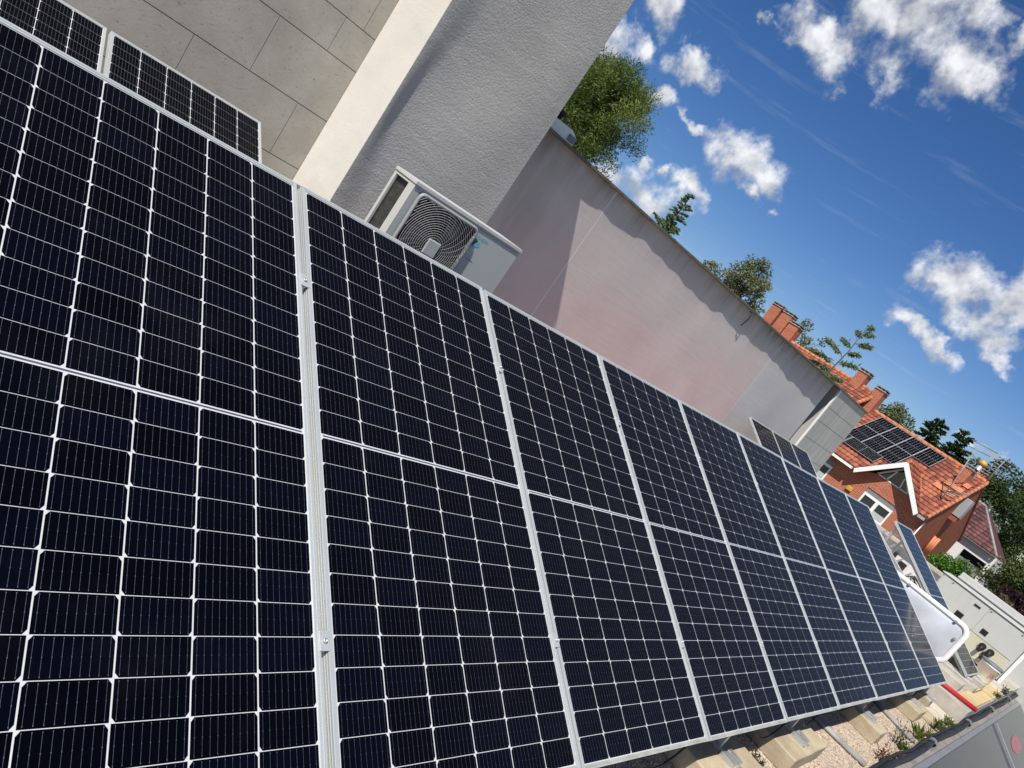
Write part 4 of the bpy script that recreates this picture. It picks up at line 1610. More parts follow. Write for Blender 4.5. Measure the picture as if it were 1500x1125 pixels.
# gable triangle: feet y 6.43 / 9.93, apex y 8.2 z 3.0
GY0, GYA, GY1, GZ0_, GZA = 6.30, 8.20, 10.05, 1.17, 3.03
gz = GZ0_
mb.prism([(XF, GY0 + 0.35, ytop), (XF, GY1 - 0.35, ytop), (XF, 9.17, 1.72)], (0.3, 0, 0))
mb.prism([(XF, GY0 + 0.35, ytop), (XF, 9.17, 1.72), (XF, 7.36, 1.72)], (0.3, 0, 0))
mb.build('front_wall', M['brick'], hb)
mb = MB()
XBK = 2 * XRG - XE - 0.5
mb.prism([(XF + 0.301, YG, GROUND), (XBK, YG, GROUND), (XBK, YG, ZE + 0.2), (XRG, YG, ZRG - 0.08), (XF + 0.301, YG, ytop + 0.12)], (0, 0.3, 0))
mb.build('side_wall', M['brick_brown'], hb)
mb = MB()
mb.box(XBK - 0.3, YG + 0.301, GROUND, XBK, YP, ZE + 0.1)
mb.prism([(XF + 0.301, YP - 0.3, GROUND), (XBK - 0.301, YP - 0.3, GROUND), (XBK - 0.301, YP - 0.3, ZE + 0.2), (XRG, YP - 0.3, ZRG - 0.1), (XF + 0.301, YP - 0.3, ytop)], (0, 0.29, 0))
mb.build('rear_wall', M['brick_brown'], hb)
# gable glass
mb = MB()
tri = [(XF + 0.06, 9.17, 1.74), (XF + 0.06, 7.32, 1.74), (XF + 0.06, 8.22, 2.80)]
mb.prism(tri, (0.02, 0, 0))
gw = mb.build('gable_window', M['window_glass'], hb)
mb = MB()
for a, b in ((0, 1), (1, 2), (2, 0)):
    mb.bar(Vector(tri[a]) - Vector((0.03, 0, 0)), Vector(tri[b]) - Vector((0.03, 0, 0)), 0.09, 0.06, (1, 0, 0))
mb.bar((XF + 0.03, 8.62, 1.74), (XF + 0.03, 8.45, 2.45), 0.09, 0.06, (1, 0, 0))
mb.bar((XF + 0.03, 7.85, 1.74), (XF + 0.03, 7.95, 2.35), 0.07, 0.06, (1, 0, 0))
mb.build('frame', M['white_pvc'], gw)
# windows
for y0, y1 in ((7.36, 9.06), (11.17, 12.6)):
    mb = MB()
    f = 0.10
    z0, z1 = -0.40, 0.60
    mb.box(XF + 0.02, y0, z0, XF + 0.12, y0 + f, z1)
    mb.box(XF + 0.02, y1 - f, z0, XF + 0.12, y1, z1)
    mb.box(XF + 0.02, y0 + f, z0, XF + 0.12, y1 - f, z0 + f)
    mb.box(XF + 0.02, y0 + f, z1 - f * 1.5, XF + 0.12, y1 - f, z1)
    mb.box(XF + 0.015, (y0 + y1) / 2 - 0.09, z0 + f, XF + 0.11, (y0 + y1) / 2 + 0.09, z1 - f * 1.5)
    win = mb.build('window', M['white_pvc'], hb)
    mb = MB()
    mb.box(XF + 0.07, y0 + f, z0 + f, XF + 0.08, (y0 + y1) / 2 - 0.09, z1 - 0.15)
    mb.box(XF + 0.07, (y0 + y1) / 2 + 0.09, z0 + f, XF + 0.08, y1 - f, z1 - 0.15)
    mb.build('pane', M['window_glass'], win)
    mb = MB()
    mb.box(XF + 0.055, y0 + f, z0 + f + 0.02, XF + 0.065, (y0 + y1) / 2 - 0.10, z0 + 0.42)
    mb.box(XF + 0.055, (y0 + y1) / 2 + 0.10, z0 + f + 0.02, XF + 0.065, y1 - f, z0 + 0.36)
    mb.build('curtain', M['window_blind'], win)
    mb = MB()
    mb.box(XF + 0.04, y0 + 0.01, 0.602, XF + 0.2, y1 - 0.01, 0.88)
    mb.build('shutter_box', M['shutter'], win)
    mb = MB()
    mb.box(XF - 0.08, y0 - 0.05, -0.46, XF + 0.018, y1 + 0.05, -0.40)
    mb.build('sill', M['cap'], win)
# main roof: two slopes, the front one open where the gable stands
GSL = math.atan2(GZA - GZ0_, (GY1 - GY0) / 2)
mb = MB()
VW = lambda v: max(0.0, (GZA + 0.05 - ZE - v * SN) / math.tan(GSL))
U0 = YG - 0.06
tile_field(mb, (XE, U0, ZE), (0, 1, 0), (CS, 0, SN), (-SN, 0, CS), 0, 1, LS, clip=lambda v: (0.0, GYA - VW(v) - U0))
tile_field(mb, (XE, U0, ZE), (0, 1, 0), (CS, 0, SN), (-SN, 0, CS), 0, 1, LS, clip=lambda v: (GYA + VW(v) - U0, YP - U0))
tile_field(mb, (2 * XRG - XE, YG - 0.06, ZE), (0, 1, 0), (-CS, 0, SN), (SN, 0, CS), 0, YP - YG + 0.06, LS)
mb.t = 0.3
xe = 2 * XRG - XE
mb.prism([(xe, YG - 0.05, ZE - 0.01), (xe, YP, ZE - 0.01), (XRG, YP, ZRG - 0.01), (XRG, YG - 0.05, ZRG - 0.01)], (0, 0, -0.10))
vA = (GZA - ZE) / SN
for ya, yb in ((YG - 0.05, GY0), (YP, GY1)):
    mb.prism([(XE, ya, ZE - 0.01), (XE, yb, ZE - 0.01), (XE + CS * vA, GYA, ZE + SN * vA - 0.01), (XRG, GYA, ZRG - 0.01), (XRG, ya, ZRG - 0.01)], (0, 0, -0.10))
roof = mb.build('roof', M['roof'], hb)
mb = MB()
y = YG - 0.10
while y < YP:
    mb.tube([(XRG, y, ZRG + 0.045), (XRG, y + 0.42, ZRG + 0.06)], [0.13, 0.15], 8)
    y += 0.40
for k in range(int(LS / 0.4)):
    a, b = k * 0.4, k * 0.4 + 0.43
    mb.tube([(XE + CS * a, YG - 0.06, ZE + SN * a + 0.06), (XE + CS * b, YG - 0.06, ZE + SN * b + 0.045)], [0.10, 0.09], 8)
mb.build('ridge_tiles', M['ridge_tile'], roof)
# gable roof over the front
GSL = math.atan2(GZA - GZ0_, (GY1 - GY0) / 2)
XV = XE + (GZA - ZE) / math.tan(SLP)
mb = MB()
for s in (-1, 1):
    ye = GY0 if s == -1 else GY1
    dvv = Vector((0, -s * math.cos(GSL), math.sin(GSL)))
    nn_ = Vector((0, s * math.sin(GSL), math.cos(GSL)))
    lg = math.hypot(GZA - GZ0_, (GY1 - GY0) / 2)
    # u runs into the house, clipped along the valley
    tile_field(mb, (XE - 0.05, ye, GZ0_ + 0.10), (1, 0, 0), dvv, nn_, 0, 1, lg, 0.26, 0.40, 0.04,
               clip=lambda v: (0.0, max(0.25, 0.25 + (v * math.sin(GSL)) / math.tan(SLP))))
gro = mb.build('gable_roof', M['roof'], hb)
mb = MB()
x = XE - 0.1
while x < XV - 0.1:
    mb.tube([(x, GYA, GZA + 0.16), (x + 0.42, GYA, GZA + 0.175)], [0.11, 0.13], 8)
    x += 0.4
for s in (-1, 1):
    ye = GY0 if s == -1 else GY1
    mb.tube([(XE + 0.35, ye, GZ0_ + 0.22), (XV + 0.1, GYA, GZA + 0.14)], 0.07, 6)
mb.build('hip_tiles', M['ridge_tile'], gro)
mb = MB()
th = 0.24
for s in (-1, 1):
    ye = GY0 - 0.02 if s == -1 else GY1 + 0.02
    mb.prism([(XE - 0.09, ye, GZ0_ + 0.10), (XE - 0.09, GYA, GZA + 0.12), (XE - 0.09, GYA, GZA - th), (XE - 0.09, ye - s * 0.10, GZ0_ - 0.12)], (0.05, 0, 0))
mb.build('bargeboard', M['white_pvc'], gro)
mb = MB()
for s in (-1, 1):
    ye = GY0 if s == -1 else GY1
    mb.prism([(XE - 0.04, ye, GZ0_ + 0.02), (XE - 0.04, GYA, GZA + 0.04), (XE - 0.04, GYA, GZA - 0.02), (XE - 0.04, ye, GZ0_ - 0.04)], (0.85, 0, 0))
mb.build('soffit', M['brick_brown'], gro)
mb = MB()
mb.box(XE - 0.10, GY1 + 0.12, ZE - 0.16, XE + 0.02, YP + 0.3, ZE - 0.02)
mb.build('fascia', M['white_pvc'], hb)
mb = MB()
mb.box(XE - 0.06, YG - 0.05, ZE - 0.18, XE + 0.06, GY0 - 0.05, ZE - 0.03)
mb.tube([(XF - 0.06, YG - 0.02, ZE - 0.2), (XF - 0.06, YG - 0.02, GROUND)], 0.05, 8)
mb.build('gutter', M['galv'], hb)
house_chimney(hb, XRG - 0.25, 13.35, 3.6, 6.20, 0.75, 0.62)
house_chimney(hb, 45.0, 6.62, 3.0, 5.00, 0.85, 0.42)
house_chimney(hb, 46.9, 6.45, 3.6, 5.35, 0.6, 0.6)
mb = MB()
mb.tube([(45.75, 6.55, 4.0), (45.75, 6.55, 5.35)], 0.16, 12)
fl = mb.build('flue', M['galv'], hb)
mb = MB()
mb.lathe((45.75, 6.55, 5.36), [(0.17, 0), (0.23, 0.04), (0.23, 0.20), (0.19, 0.22), (0.19, 0.27), (0.10, 0.29)], 10)
mb.build('flue_cap', M['yellow'], fl)
# warm flashing around the right chimneys
mb = MB()
for k in range(3):
    a = LS * (0.50 + 0.13 * k)
    mb.bar((XE + CS * a - SN * 0.10, 6.1, ZE + SN * a + CS * 0.10), (XE + CS * a - SN * 0.10, 7.25 - 0.2 * k, ZE + SN * a + CS * 0.10), 0.52, 0.03, (-SN, 0, CS))
mb.build('flashing', M['ridge_tile'], roof)
# boxed duct and three flues on the side wall
mb = MB()
mb.box(44.95, YG - 0.42, 2.30, 45.55, YG - 0.002, 3.45)
mb.build('duct_box', M['galv'], hb, 0.01)
mb = MB()
mb.box(45.0, YG - 0.38, 1.98, 45.5, YG - 0.002, 2.298)
mb.build('duct_outlet', M['brick_brown'], hb)
for k in range(3):
    mb = MB()
    mb.tube([(45.35 + k * 0.62, YG - 0.12, -0.35), (45.35 + k * 0.62, YG - 0.10, 0.78)], 0.075, 10)
    mb.build('flue', M['orange_pipe'], hb)

al = MB()
al.box(XF - 0.13, 9.58, 0.09, XF - 0.002, 9.90, 0.34)
tag(al.build('alarm_box', M['yellow'], None, 0.03, (XF, 9.74, 0.09)), 'small yellow alarm box on the orange brick front beside the window', 'alarm box')

# aerials on the right end of the roof
ant = thing('aerial', 'tall thin television aerial mast with rods rising from the right end of the tiled roof', 'aerial', (42.6, 6.3, 2.3))
mb = MB()
mb.tube([(42.7, 6.25, 2.2), (42.7, 6.62, 5.75)], 0.028, 6)
mb.build('mast', M['conduit'], ant)
mb = MB()
for z, l in ((5.95, 0.9), (5.6, 0.7), (5.2, 0.5)):
    y = 6.25 + 0.5 * (z - 2.2) / 3.8
    mb.tube([(42.7 - l * 0.2, y + l * 0.3, z), (42.7 + l * 0.6, y - l, z + 0.15)], 0.026, 5)
for k in range(6):
    mb.tube([(42.65, 6.35 + 0.16 * math.sin(k), 2.9 + 0.06 * k), (42.9, 6.0 - 0.1 * k, 2.95 + 0.12 * k)], 0.022, 5)
mb.build('rods', M['shutter'], ant)
for z0 in (4.0,):
    mb = MB()
    mb.tube([(46.3, 5.95, 4.6), (46.3, 5.95, 6.3)], 0.03, 6)
    for k in range(5):
        mb.tube([(46.0, 6.3 - k * 0.02, 5.5 + 0.2 * k), (46.9, 5.45, 5.55 + 0.2 * k)], 0.02, 5)
    tag(mb.build('aerial', M['shutter'], None, 0, (46.3, 5.95, 4.6)), 'short comb aerial beside the yellow capped flue at the end of the roof ridge', 'aerial')

# solar panels on that roof (standard panel, no clamps)


def roof_panel(yleft, s0, off, label, land=False):
    p = Vector((XE + CS * s0 - SN * off, 0, ZE + SN * s0 + CS * off))
    # local x runs towards -y, local y up the slope, local z along the roof normal
    bx, by = Vector((0, -1, 0)), Vector((CS, 0, SN))
    if land:
        bx, by = Vector((CS, 0, SN)), Vector((0, 1, 0))
    bz = bx.cross(by)
    rot = Matrix((bx, by, bz)).transposed().to_euler()
    o = panel(far_proto, (p.x, yleft, p.z), rot, label, 'solar panels on the brick house roof')
    o.scale = (0.995, 0.925, 1)


TOPR = ['top row roof panel on the brick house nearest the grey slab wall', 'second top row roof panel from the grey slab wall on the brick house',
        'third top row roof panel from the grey slab wall on the brick house', 'top row roof panel on the brick house farthest right, beyond the gable tip']
for k in range(4):
    roof_panel(12.36 - k * 1.05, 4.27, 0.16, TOPR[k])
MIDR = ['middle row roof panel on the brick house next to the grey slab wall', 'middle panel of the middle row on the brick house roof, above the gable', 'right panel of the middle row on the brick house roof, above the gable tip']
for k in range(3):
    roof_panel(12.36 - k * 1.05, 2.31, 0.16, MIDR[k])
roof_panel(9.85, 1.25, 0.20, 'lowest roof panel on the brick house, lying crosswise just left of the gable', True)
roof_panel(11.83, 1.25, 0.20, 'lowest crosswise roof panel on the brick house, half hidden by the grey slab wall', True)

ha = thing('brick_house', 'neighbouring brick house whose orange ridge and four chimneys show above the long wall', 'house', (46, 20, GROUND))
mb = MB()
YA1 = 27.0
ZRA = 5.62
mb.prism([(XF + 0.9, YP + 0.02, GROUND), (XBK, YP + 0.02, GROUND), (XBK, YP + 0.02, 2.2), (XRG, YP + 0.02, ZRA - 0.1), (XF + 0.9, YP + 0.02, 2.6)], (0, YA1 - YP - 0.3, 0))
mb.build('wall', M['brick_brown'], ha)
mb = MB()
LA = 5.4
tile_field(mb, (XRG - CS * LA, YP - 0.25, ZRA - SN * LA), (0, 1, 0), (CS, 0, SN), (-SN, 0, CS), 0, YA1 - YP, LA)
tile_field(mb, (XRG + CS * LA, YP - 0.25, ZRA - SN * LA), (0, 1, 0), (-CS, 0, SN), (SN, 0, CS), 0, YA1 - YP, LA)
for s in (1, -1):
    mb.prism([(XRG - s * CS * LA, YP - 0.22, ZRA - SN * LA - 0.01), (XRG - s * CS * LA, YA1, ZRA - SN * LA - 0.01), (XRG, YA1, ZRA - 0.01), (XRG, YP - 0.22, ZRA - 0.01)], (0, 0, -0.10))
ra = mb.build('roof', M['roof'], ha)
mb = MB()
y = YP - 0.3
while y < YA1 - 0.4:
    mb.tube([(XRG, y, ZRA + 0.045), (XRG, y + 0.42, ZRA + 0.06)], [0.13, 0.15], 8)
    y += 0.40
for k in range(int(LA / 0.4)):
    a, b = k * 0.4, k * 0.4 + 0.43
    mb.tube([(XRG - CS * (LA - a), YP - 0.26, ZRA - SN * (LA - a) + 0.06), (XRG - CS * (LA - b), YP - 0.26, ZRA - SN * (LA - b) + 0.045)], [0.13, 0.12], 8)
mb.build('ridge_tiles', M['ridge_tile'], ra)
house_chimney(ha, XRG - 0.05, 14.90, 4.6, 6.62, 0.8, 0.68)
house_chimney(ha, XRG - 0.05, 22.50, 4.6, 7.46, 0.8, 0.80)
house_chimney(ha, XRG - 0.05, 21.50, 4.6, 7.34, 0.8, 0.80)
house_chimney(ha, XRG - 0.05, 20.62, 4.6, 6.94, 0.8, 0.78)

# white building with a maroon hipped roof
wb = thing('white_building', 'low white building with wide dark opening and maroon hipped roof beyond the brick house', 'house', (57, 8, GROUND))
XW = 55.0
mb = MB()
mb.box(XW, 4.2, 1.06, XW + 0.3, 12.0, 1.72)
mb.box(XW, 5.95, GROUND, XW + 0.3, 12.0, 1.058)
mb.box(XW, 4.2, GROUND, XW + 0.3, 4.45, 1.058)
mb.box(XW, 4.451, GROUND, XW + 0.3, 5.949, -0.9)
mb.box(XW + 0.301, 4.2, GROUND, XW + 6, 4.5, 1.72)
mb.build('wall', M['white_wall'], wb)
mb = MB()
mb.box(XW + 0.6, 4.55, -0.88, XW + 0.7, 11.0, 1.6)
mb.build('opening_back', M['ac_dark'], wb)
mb = MB()
mb.box(XW + 0.1, 4.452, -0.89, XW + 0.16, 5.948, 0.55)
mb.build('railing', M['shutter'], wb)
mb = MB()
mb.box(XW - 0.02, 6.9, 0.95, XW - 0.002, 7.3, 1.3)
mb.build('wall_vent', M['shutter'], wb)
mb = MB()
hs_ = math.atan2(2.4, 3.6)
lw_ = math.hypot(2.4, 3.6)
tile_field(mb, (XW - 0.3, 4.3, 1.76), (0, 1, 0), (math.cos(hs_), 0, math.sin(hs_)), (-math.sin(hs_), 0, math.cos(hs_)), 0, 8, lw_, 0.3, 0.45, 0.05, clip=lambda v: (v / lw_ * 2.9, 8.0))
mb.prism([(XW - 0.3, 4.3, 1.73), (XW + 3.3, 7.2, 4.13), (XW + 6.9, 7.2, 4.13), (XW + 6.9, 4.3, 1.73)], (0, 0, -0.02))
wr_ = mb.build('roof', M['maroon'], wb)
mb = MB()
mb.tube([(XW - 0.3, 4.3, 1.82), (XW + 3.3, 7.2, 4.22)], 0.09, 8)
mb.tube([(XW + 3.3, 7.2, 4.22), (XW + 3.3, 12.2, 4.22)], 0.10, 8)
mb.build('hip_tiles', M['cap'], wr_)
mb = MB()
mb.box(XW - 0.36, 4.25, 1.722, XW - 0.24, 12.2, 1.758)
mb.build('fascia', M['cap'], wb)

# ------------------------------------------------------------------ trees and plants


def leaf_quads(mb, blobs, n, size, rg, slim=0.5, hollow=0.45, flat=None):
    """many small leaves spread through a set of ellipsoid clumps"""
    vol = [b[1][0] * b[1][1] * b[1][2] for b in blobs]
    tot = sum(vol)
    for (c, r, tone), v in zip(blobs, vol):
        k = max(8, int(n * v / tot))
        c = Vector(c)
        for i in range(k):
            while True:
                d = Vector((rg.uniform(-1, 1), rg.uniform(-1, 1), rg.uniform(-1, 1)))
                if 0.05 < d.length < 1:
                    break
            d = d.normalized() * (rg.random() ** hollow) * rg.uniform(0.85, 1.1)
            p = c + Vector((d.x * r[0], d.y * r[1], d.z * r[2]))
            s = size * rg.uniform(0.6, 1.35)
            out = (d + Vector((rg.gauss(0, 0.7), rg.gauss(0, 0.7), rg.gauss(0, 0.7) + 0.25))).normalized()
            sd_ = out.cross(Vector((rg.gauss(0, 1), rg.gauss(0, 1), rg.gauss(0, 1)))).normalized()
            mb.t = min(1, max(0, tone + rg.gauss(0, 0.17)))
            a, b = out * s, sd_ * s * slim * 0.5
            q = mb.pts([p - a * 0.5, p + b, p + a * 0.5, p - b])
            mb.face([q, q + 1, q + 2, q + 3])


def clumps(c, R3, n, rr, rg, base=0.5, cut=None):
    out = []
    for i in range(n):
        while True:
            d = Vector((rg.uniform(-1, 1), rg.uniform(-1, 1), rg.uniform(-1, 1)))
            if d.length < 1:
                break
        d = d.normalized() * rg.random() ** 0.42
        p = Vector(c) + Vector((d.x * R3[0], d.y * R3[1], d.z * R3[2]))
        r = rr * rg.uniform(0.65, 1.3)
        out.append((p, (r, r, r * rg.uniform(0.6, 0.9)), min(0.95, max(0.08, base + rg.gauss(0, 0.16)))))
    return out


def broad_tree(name, label, cat, c, R3, mat, seed, nclump=26, rr=None, leaves=6000, size=0.13, slim=0.5, base=0.5, ground=GROUND, trunk=0.16, group=None, extra=None):
    rg = random.Random(seed)
    c = Vector(c)
    t = thing(name, label, cat, (c.x, c.y, ground), group)
    cl = clumps(c, R3, nclump, rr or R3[0] * 0.36, rg, base)
    if extra:
        cl += [(Vector(p), (r, r, r * 0.8), tn) for p, r, tn in extra]
    mb = MB()
    leaf_quads(mb, cl, leaves, size, rg, slim)
    mb.build('crown', mat, t)
    mb = MB()
    top = c + Vector((0, 0, R3[2] * 0.3))
    mb.tube([(c.x, c.y, ground), (c.x + 0.1, c.y - 0.08, (ground + c.z - R3[2]) / 2), (c.x, c.y, c.z - R3[2] * 0.7), top], [trunk, trunk * 0.85, trunk * 0.7, trunk * 0.25], 8)
    for p, r, tn in cl[:min(len(cl), 22)]:
        s = Vector((c.x, c.y, c.z - R3[2] * rg.uniform(0.2, 0.75)))
        m_ = (s + p) / 2 + Vector((0, 0, -0.12 * R3[2]))
        mb.tube([s, m_, p], [trunk * 0.35, trunk * 0.22, trunk * 0.08], 5)
    mb.build('trunk', M['bark'], t)
    return t


def conifer(name, label, cat, base, tip, mat, seed, r0, zlow, dens=1.0, ground=GROUND, needles=0.16, group=None, droop=0.25):
    """leader with whorls of needle-covered branches between zlow and the tip"""
    rg = random.Random(seed)
    base, tip = Vector(base), Vector(tip)
    t = thing(name, label, cat, (base.x, base.y, ground), group)
    mb = MB()
    fo = MB()
    H = tip.z - zlow
    ax = tip - base

    def axis(z):
        return base + ax * ((z - base.z) / max(0.01, ax.z))
    mb.tube([Vector((base.x, base.y, ground)), axis(zlow), axis((zlow + tip.z) / 2), tip], [0.02 * (tip.z - ground), 0.012 * (tip.z - ground), 0.05, 0.012], 7)
    z = zlow
    while z < tip.z - 0.05 * H:
        k = (tip.z - z) / H
        L_ = r0 * (k ** 0.75) * rg.uniform(0.7, 1.12) + 0.05
        for b in range(rg.randint(3, 5)):
            a = rg.uniform(0, 6.283)
            s = axis(z)
            Lb = L_ * rg.uniform(0.6, 1.15)
            d = Vector((math.cos(a), math.sin(a), rg.uniform(0.15, 0.75)))
            pts = [s + d * Lb * q + Vector((0, 0, -droop * Lb * q * q)) for q in (0, 0.35, 0.7, 1.0)]
            mb.tube(pts, [0.02, 0.014, 0.009, 0.004], 4)
            nn = int((14 + 40 * Lb) * dens)
            for i in range(nn):
                q = rg.uniform(0.12, 1.05)
                p = s + d * Lb * q + Vector((0, 0, -droop * Lb * q * q))
                o = (d + Vector((rg.gauss(0, 0.6), rg.gauss(0, 0.6), rg.gauss(0, 0.45)))).normalized()
                sz = needles * rg.uniform(0.6, 1.3) * (0.75 + 0.4 * k)
                sd_ = o.cross(Vector((rg.gauss(0, 1), rg.gauss(0, 1), rg.gauss(0, 1)))).normalized() * sz * 0.16
                fo.t = min(1, max(0, 0.45 + rg.gauss(0, 0.22)))
                qv = fo.pts([p - sd_, p + o * sz * 0.5 - sd_ * 1.3, p + o * sz, p + o * sz * 0.5 + sd_ * 1.3])
                fo.face([qv, qv + 1, qv + 2, qv + 3])
        z += H * rg.uniform(0.035, 0.06)
    fo.build('crown', mat, t)
    mb.build('trunk', M['bark'], t)
    return t


# big pine behind the wall, next to the tall block
broad_tree('pine_tree', 'large bright green pine crown behind the wall top beside the tall grey block', 'tree', (23.9, 24.6, 8.2), (2.15, 2.15, 2.45), M['pine'], 41, 66, 0.88, 52000, 0.20, 0.18, 0.6, trunk=0.3,
           extra=[((24.6, 22.6, 6.4), 0.65, 0.5), ((24.9, 22.7, 5.6), 0.6, 0.6), ((24.2, 23.0, 6.9), 0.7, 0.35), ((25.0, 22.7, 8.6), 0.8, 0.55), ((25.3, 22.6, 7.7), 0.75, 0.45), ((24.4, 23.2, 9.4), 0.8, 0.65), ((22.9, 25.4, 10.3), 0.7, 0.65), ((23.4, 24.9, 10.2), 0.6, 0.6)])
conifer('conifer_tree', 'thin conifer tip leaning above the long wall right of the pine', 'tree', (30.7, 22.4, 4.0), (31.0, 22.5, 8.2), M['conifer'], 42, 1.35, 4.2, 3.6, needles=0.16)
broad_tree('tree', 'rounded grey green tree above the long wall left of the three chimneys', 'tree', (43.2, 23.9, 6.9), (1.75, 1.75, 2.1), M['olive'], 43, 34, 0.62, 6500, 0.17, 0.55, 0.5,
           extra=[((42.3, 25.9, 6.7), 0.75, 0.45), ((43.1, 23.7, 8.9), 0.5, 0.6), ((43.4, 22.2, 6.2), 0.55, 0.4)])
broad_tree('tree', 'small pale treetop just showing above the long wall between conifer and round tree', 'tree', (42.9, 27.3, 6.6), (0.7, 0.7, 0.75), M['olive'], 44, 10, 0.35, 900, 0.16, 0.5, 0.6, trunk=0.1)
broad_tree('tree', 'leafy tree behind the three chimneys on the far ridge', 'tree', (58.0, 24.9, 7.0), (1.5, 1.5, 1.8), M['olive'], 45, 18, 0.6, 2400, 0.2, 0.5, 0.45)
broad_tree('tree', 'green shrubby treetop behind the pair of chimneys left of the roof panels', 'tree', (63.5, 18.4, 6.3), (2.2, 3.0, 1.5), M['olive'], 46, 22, 0.7, 3200, 0.22, 0.5, 0.42)
conifer('conifer_tree', 'dark wide conifer behind the brick house ridge, left one of two', 'tree', (69.5, 15.9, 2.0), (69.4, 15.9, 9.0), M['dark_leaf'], 47, 2.7, 3.0, 2.2, needles=0.34)
conifer('conifer_tree', 'dark wide conifer behind the brick house ridge, right one of two, beside a small cloud', 'tree', (71.1, 13.9, 2.0), (71.0, 13.9, 9.5), M['dark_leaf'], 48, 2.5, 3.0, 2.2, needles=0.34)
broad_tree('tree', 'tall dark evergreen at the right edge, standing against the sky', 'tree', (69.5, 9.4, 6.2), (2.0, 2.2, 2.6), M['dark_leaf'], 49, 34, 0.85, 7000, 0.26, 0.45, 0.5)
broad_tree('tree', 'broad dark evergreen below the tall one at the right edge, beside the maroon roof', 'tree', (67.2, 6.2, 3.4), (2.6, 2.6, 2.7), M['dark_leaf'], 50, 40, 0.95, 8000, 0.27, 0.45, 0.42)
broad_tree('tree', 'dark evergreen in the back at the right edge, right of the tall one', 'tree', (74.0, 7.4, 6.0), (2.4, 2.4, 2.6), M['dark_leaf'], 58, 30, 0.95, 5000, 0.3, 0.45, 0.5)
broad_tree('tree', 'silvery grey tree between the maroon roof and the dark evergreens', 'tree', (63.5, 7.9, 3.1), (1.5, 1.6, 1.7), M['silver'], 51, 20, 0.6, 2600, 0.2, 0.5, 0.5)
broad_tree('hedge', 'tall mid green hedge at the right edge behind the white parapet', 'hedge', (50.0, 1.9, 0.9), (1.6, 1.9, 1.5), M['hedge'], 52, 46, 0.7, 9000, 0.19, 0.5, 0.5, trunk=0.12)
broad_tree('bush', 'bright green rounded bush behind the parapet, below the white building', 'bush', (30.0, 1.86, 0.35), (0.62, 0.68, 0.55), M['bright'], 53, 30, 0.32, 7000, 0.10, 0.5, 0.5, trunk=0.06)
broad_tree('bush', 'dark plum coloured bush at the right edge below the hedge', 'bush', (29.9, -0.15, 0.75), (0.6, 0.62, 0.55), M['plum'], 54, 18, 0.27, 2600, 0.10, 0.55, 0.5, trunk=0.06)
broad_tree('bush', 'small brownish shrub growing over the white coping behind the cabinet', 'bush', (16.6, -1.05, 1.02), (0.16, 0.15, 0.16), M['weed_dark'], 55, 12, 0.075, 900, 0.045, 0.5, 0.75, trunk=0.02)
for k, (x, y, z, r, s) in enumerate([(88, -6, 2.5, 4.0, 61), (84, 2.0, 3.0, 3.6, 62), (95, 20, 4.5, 4.5, 63)]):
    broad_tree('tree', ['far dark tree beyond the hedge, outermost at the right edge', 'far dark tree low between the dark evergreens and the hedge', 'far tree low behind the brick house ridge'][k],
               'tree', (x, y, z), (r, r, r * 0.9), M['dark_leaf'], s, 26, r * 0.38, 3500, 0.4, 0.5, 0.5)


broad_tree('tree', 'tall dark tree beyond the right edge, mirrored in the sloping glass roof', 'tree', (84, -14.5, 3.0), (5.5, 6.0, 6.0), M['dark_leaf'], 64, 30, 2.4, 7000, 0.6, 0.5, 0.45)


def sapling():
    rg = random.Random(71)
    t = thing('sapling', 'sparse young tree with feathery drooping leaves above the orange roof ridge', 'tree', (40.2, 14.3, GROUND))
    mb = MB()
    fo = MB()
    st = [Vector((40.0, 14.45, GROUND)), Vector((40.1, 14.4, 2.0)), Vector((40.2, 14.3, 4.8)), Vector((40.35, 14.2, 6.4)), Vector((40.6, 14.35, 8.2))]
    mb.tube(st, [0.10, 0.08, 0.05, 0.03, 0.01], 6)
    br = [(4.6, -1.0, 1.0), (4.9, 1.0, 1.3), (5.3, 0.7, 1.5), (5.5, -0.9, 1.2), (5.9, 1.0, 1.6), (6.2, -0.6, 0.9), (6.6, 0.5, 0.8), (6.9, -0.7, 1.0), (7.3, 0.4, 0.7), (7.6, -0.5, 0.6), (4.3, 0.2, 1.2), (4.4, -1.6, 0.8), (7.9, -0.2, 0.45)]
    for z, dy, L_ in br:
        f = (z - 4.8) / (8.2 - 4.8)
        s = Vector((40.2 + 0.4 * f, 14.3 - 0.1 * f, z))
        d = Vector((rg.uniform(-0.3, 0.3), dy, rg.uniform(0.3, 0.8))).normalized()
        pts = [s + d * L_ * q + Vector((0, 0, -0.30 * L_ * q * q)) for q in (0, 0.33, 0.66, 1)]
        mb.tube(pts, [0.02, 0.014, 0.01, 0.005], 4)
        for i in range(int(150 * L_)):
            q = rg.uniform(0.25, 1.08)
            p = s + d * L_ * q + Vector((0, 0, -0.30 * L_ * q * q))
            for w in range(2):
                o = (d * 0.4 + Vector((rg.gauss(0, 0.5), rg.gauss(0, 0.5), -0.75 + rg.gauss(0, 0.35)))).normalized()
                sz = rg.uniform(0.14, 0.34)
                sd_ = o.cross(Vector((rg.gauss(0, 1), rg.gauss(0, 1), 0.3))).normalized() * sz * 0.13
                fo.t = min(1, max(0, 0.45 + rg.gauss(0, 0.24)))
                qv = fo.pts([p, p + o * sz * 0.5 - sd_, p + o * sz, p + o * sz * 0.5 + sd_])
                fo.face([qv, qv + 1, qv + 2, qv + 3])
    fo.build('crown', M['sap'], t)
    mb.build('trunk', M['bark'], t)


sapling()


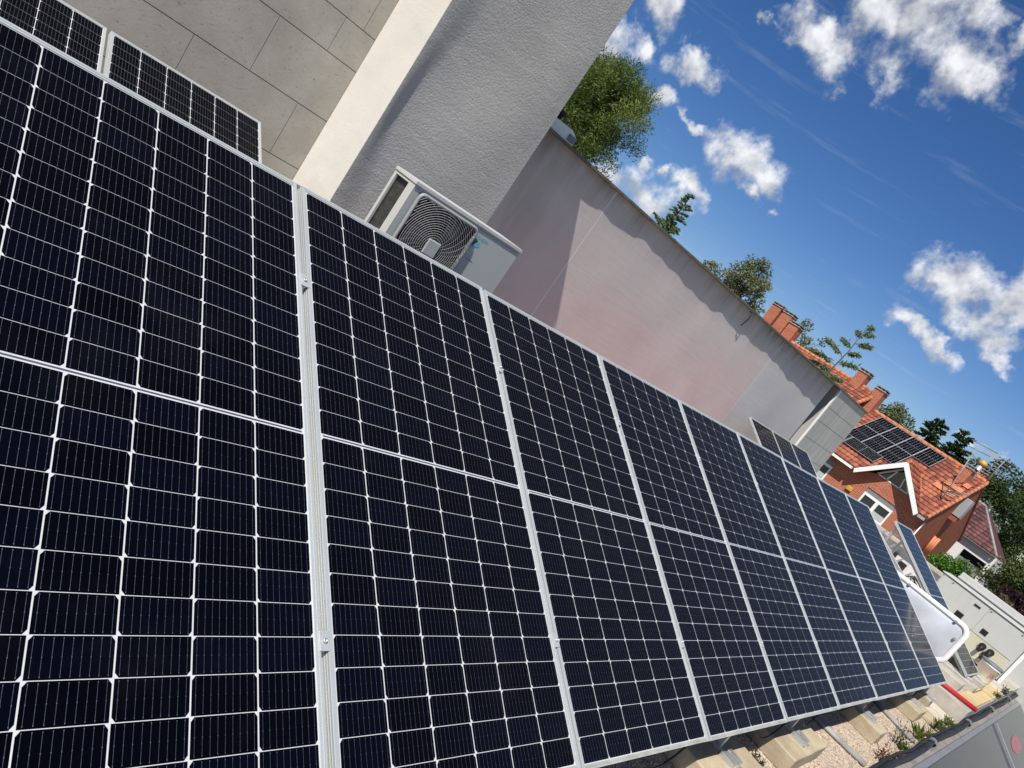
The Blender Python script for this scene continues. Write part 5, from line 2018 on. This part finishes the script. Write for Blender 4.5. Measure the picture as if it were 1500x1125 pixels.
def weed(x, y, z, label, kind, seed, h=0.16, n=14, name='weed'):
    rg = random.Random(seed)
    mb = MB()
    for i in range(n):
        a = rg.uniform(0, 6.28)
        hh = h * rg.uniform(0.45, 1.1)
        lean = rg.uniform(0.15, 0.8)
        s = Vector((x + rg.gauss(0, 0.022), y + rg.gauss(0, 0.018), z))
        d = Vector((math.cos(a) * lean, math.sin(a) * lean, 1)).normalized()
        e = s + d * hh
        mb.t = rg.random()
        if kind == 'grass':
            w = Vector((-math.sin(a), math.cos(a), 0)) * 0.0017
            m_ = s + d * hh * 0.6
            q = mb.pts([s - w, s + w, m_ + w * 0.8, e + Vector((math.cos(a), math.sin(a), -0.4)) * hh * 0.25, m_ - w * 0.8])
            mb.face([q, q + 1, q + 2, q + 3, q + 4])
        else:
            mb.tube([s, (s + e) / 2 + Vector((0, 0, 0.01)), e], [0.0024, 0.002, 0.0012], 4)
            for k in range(7):
                p = s + d * hh * rg.uniform(0.2, 1.0)
                o = Vector((rg.gauss(0, 1), rg.gauss(0, 1), rg.gauss(0.4, 0.5))).normalized()
                sz = rg.uniform(0.012, 0.032)
                sd_ = o.cross(Vector((rg.gauss(0, 1), rg.gauss(0, 1), 1))).normalized() * sz * 0.25
                mb.t = min(1, max(0, rg.gauss(0.5, 0.25)))
                q = mb.pts([p, p + o * sz * 0.5 - sd_, p + o * sz, p + o * sz * 0.5 + sd_])
                mb.face([q, q + 1, q + 2, q + 3])
    o = mb.build(name, {'grass': M['weed'], 'red': M['weed_red'], 'leafy': M['weed'], 'dark': M['weed_dark']}[kind], None, 0, (x, y, z))
    return tag(o, label, 'weed', 'weeds along the terrace edge')


weed(6.45, -2.074, -0.22, 'reddish weed at the terrace edge near the bottom of the photo', 'red', 81, 0.19, 16)
weed(7.25, -2.022, -0.22, 'tall dark withered weed behind the green tuft on the gravel', 'dark', 82, 0.23, 18)
weed(7.20, -2.069, -0.22, 'green leafy tuft at the foot of the withered weed', 'leafy', 83, 0.10, 22)
weed(7.97, -2.057, -0.22, 'grassy weed beside the farther grey conduit', 'grass', 84, 0.15, 34)
weed(8.37, -2.069, -0.22, 'small leafy weed between the farther conduit and the rough slab', 'leafy', 85, 0.10, 16)
weed(8.88, -2.062, -0.19, 'yellowish grass tuft at the edge of the rough slab', 'grass', 86, 0.13, 60)
weed(9.34, -2.069, -0.18, 'yellowish grass tuft on the joint beyond the rough slab', 'grass', 87, 0.12, 50)
weed(4.99, -1.600, -0.22, 'little dry weed in the shade beside the wide block', 'dark', 88, 0.10, 10)
weed(4.36, -1.805, -0.22, 'small dark weed on the gravel left of the wide block', 'dark', 89, 0.08, 12)
weed(13.20, -2.090, 0.04, 'brownish weed at the terrace edge beyond the bucket', 'dark', 90, 0.14, 26)
weed(12.35, -2.090, 0.03, 'green weed at the terrace edge before the bucket', 'leafy', 91, 0.11, 20)

# anything top-level left unnamed as a thing is part of the setting
bpy.context.view_layer.update()
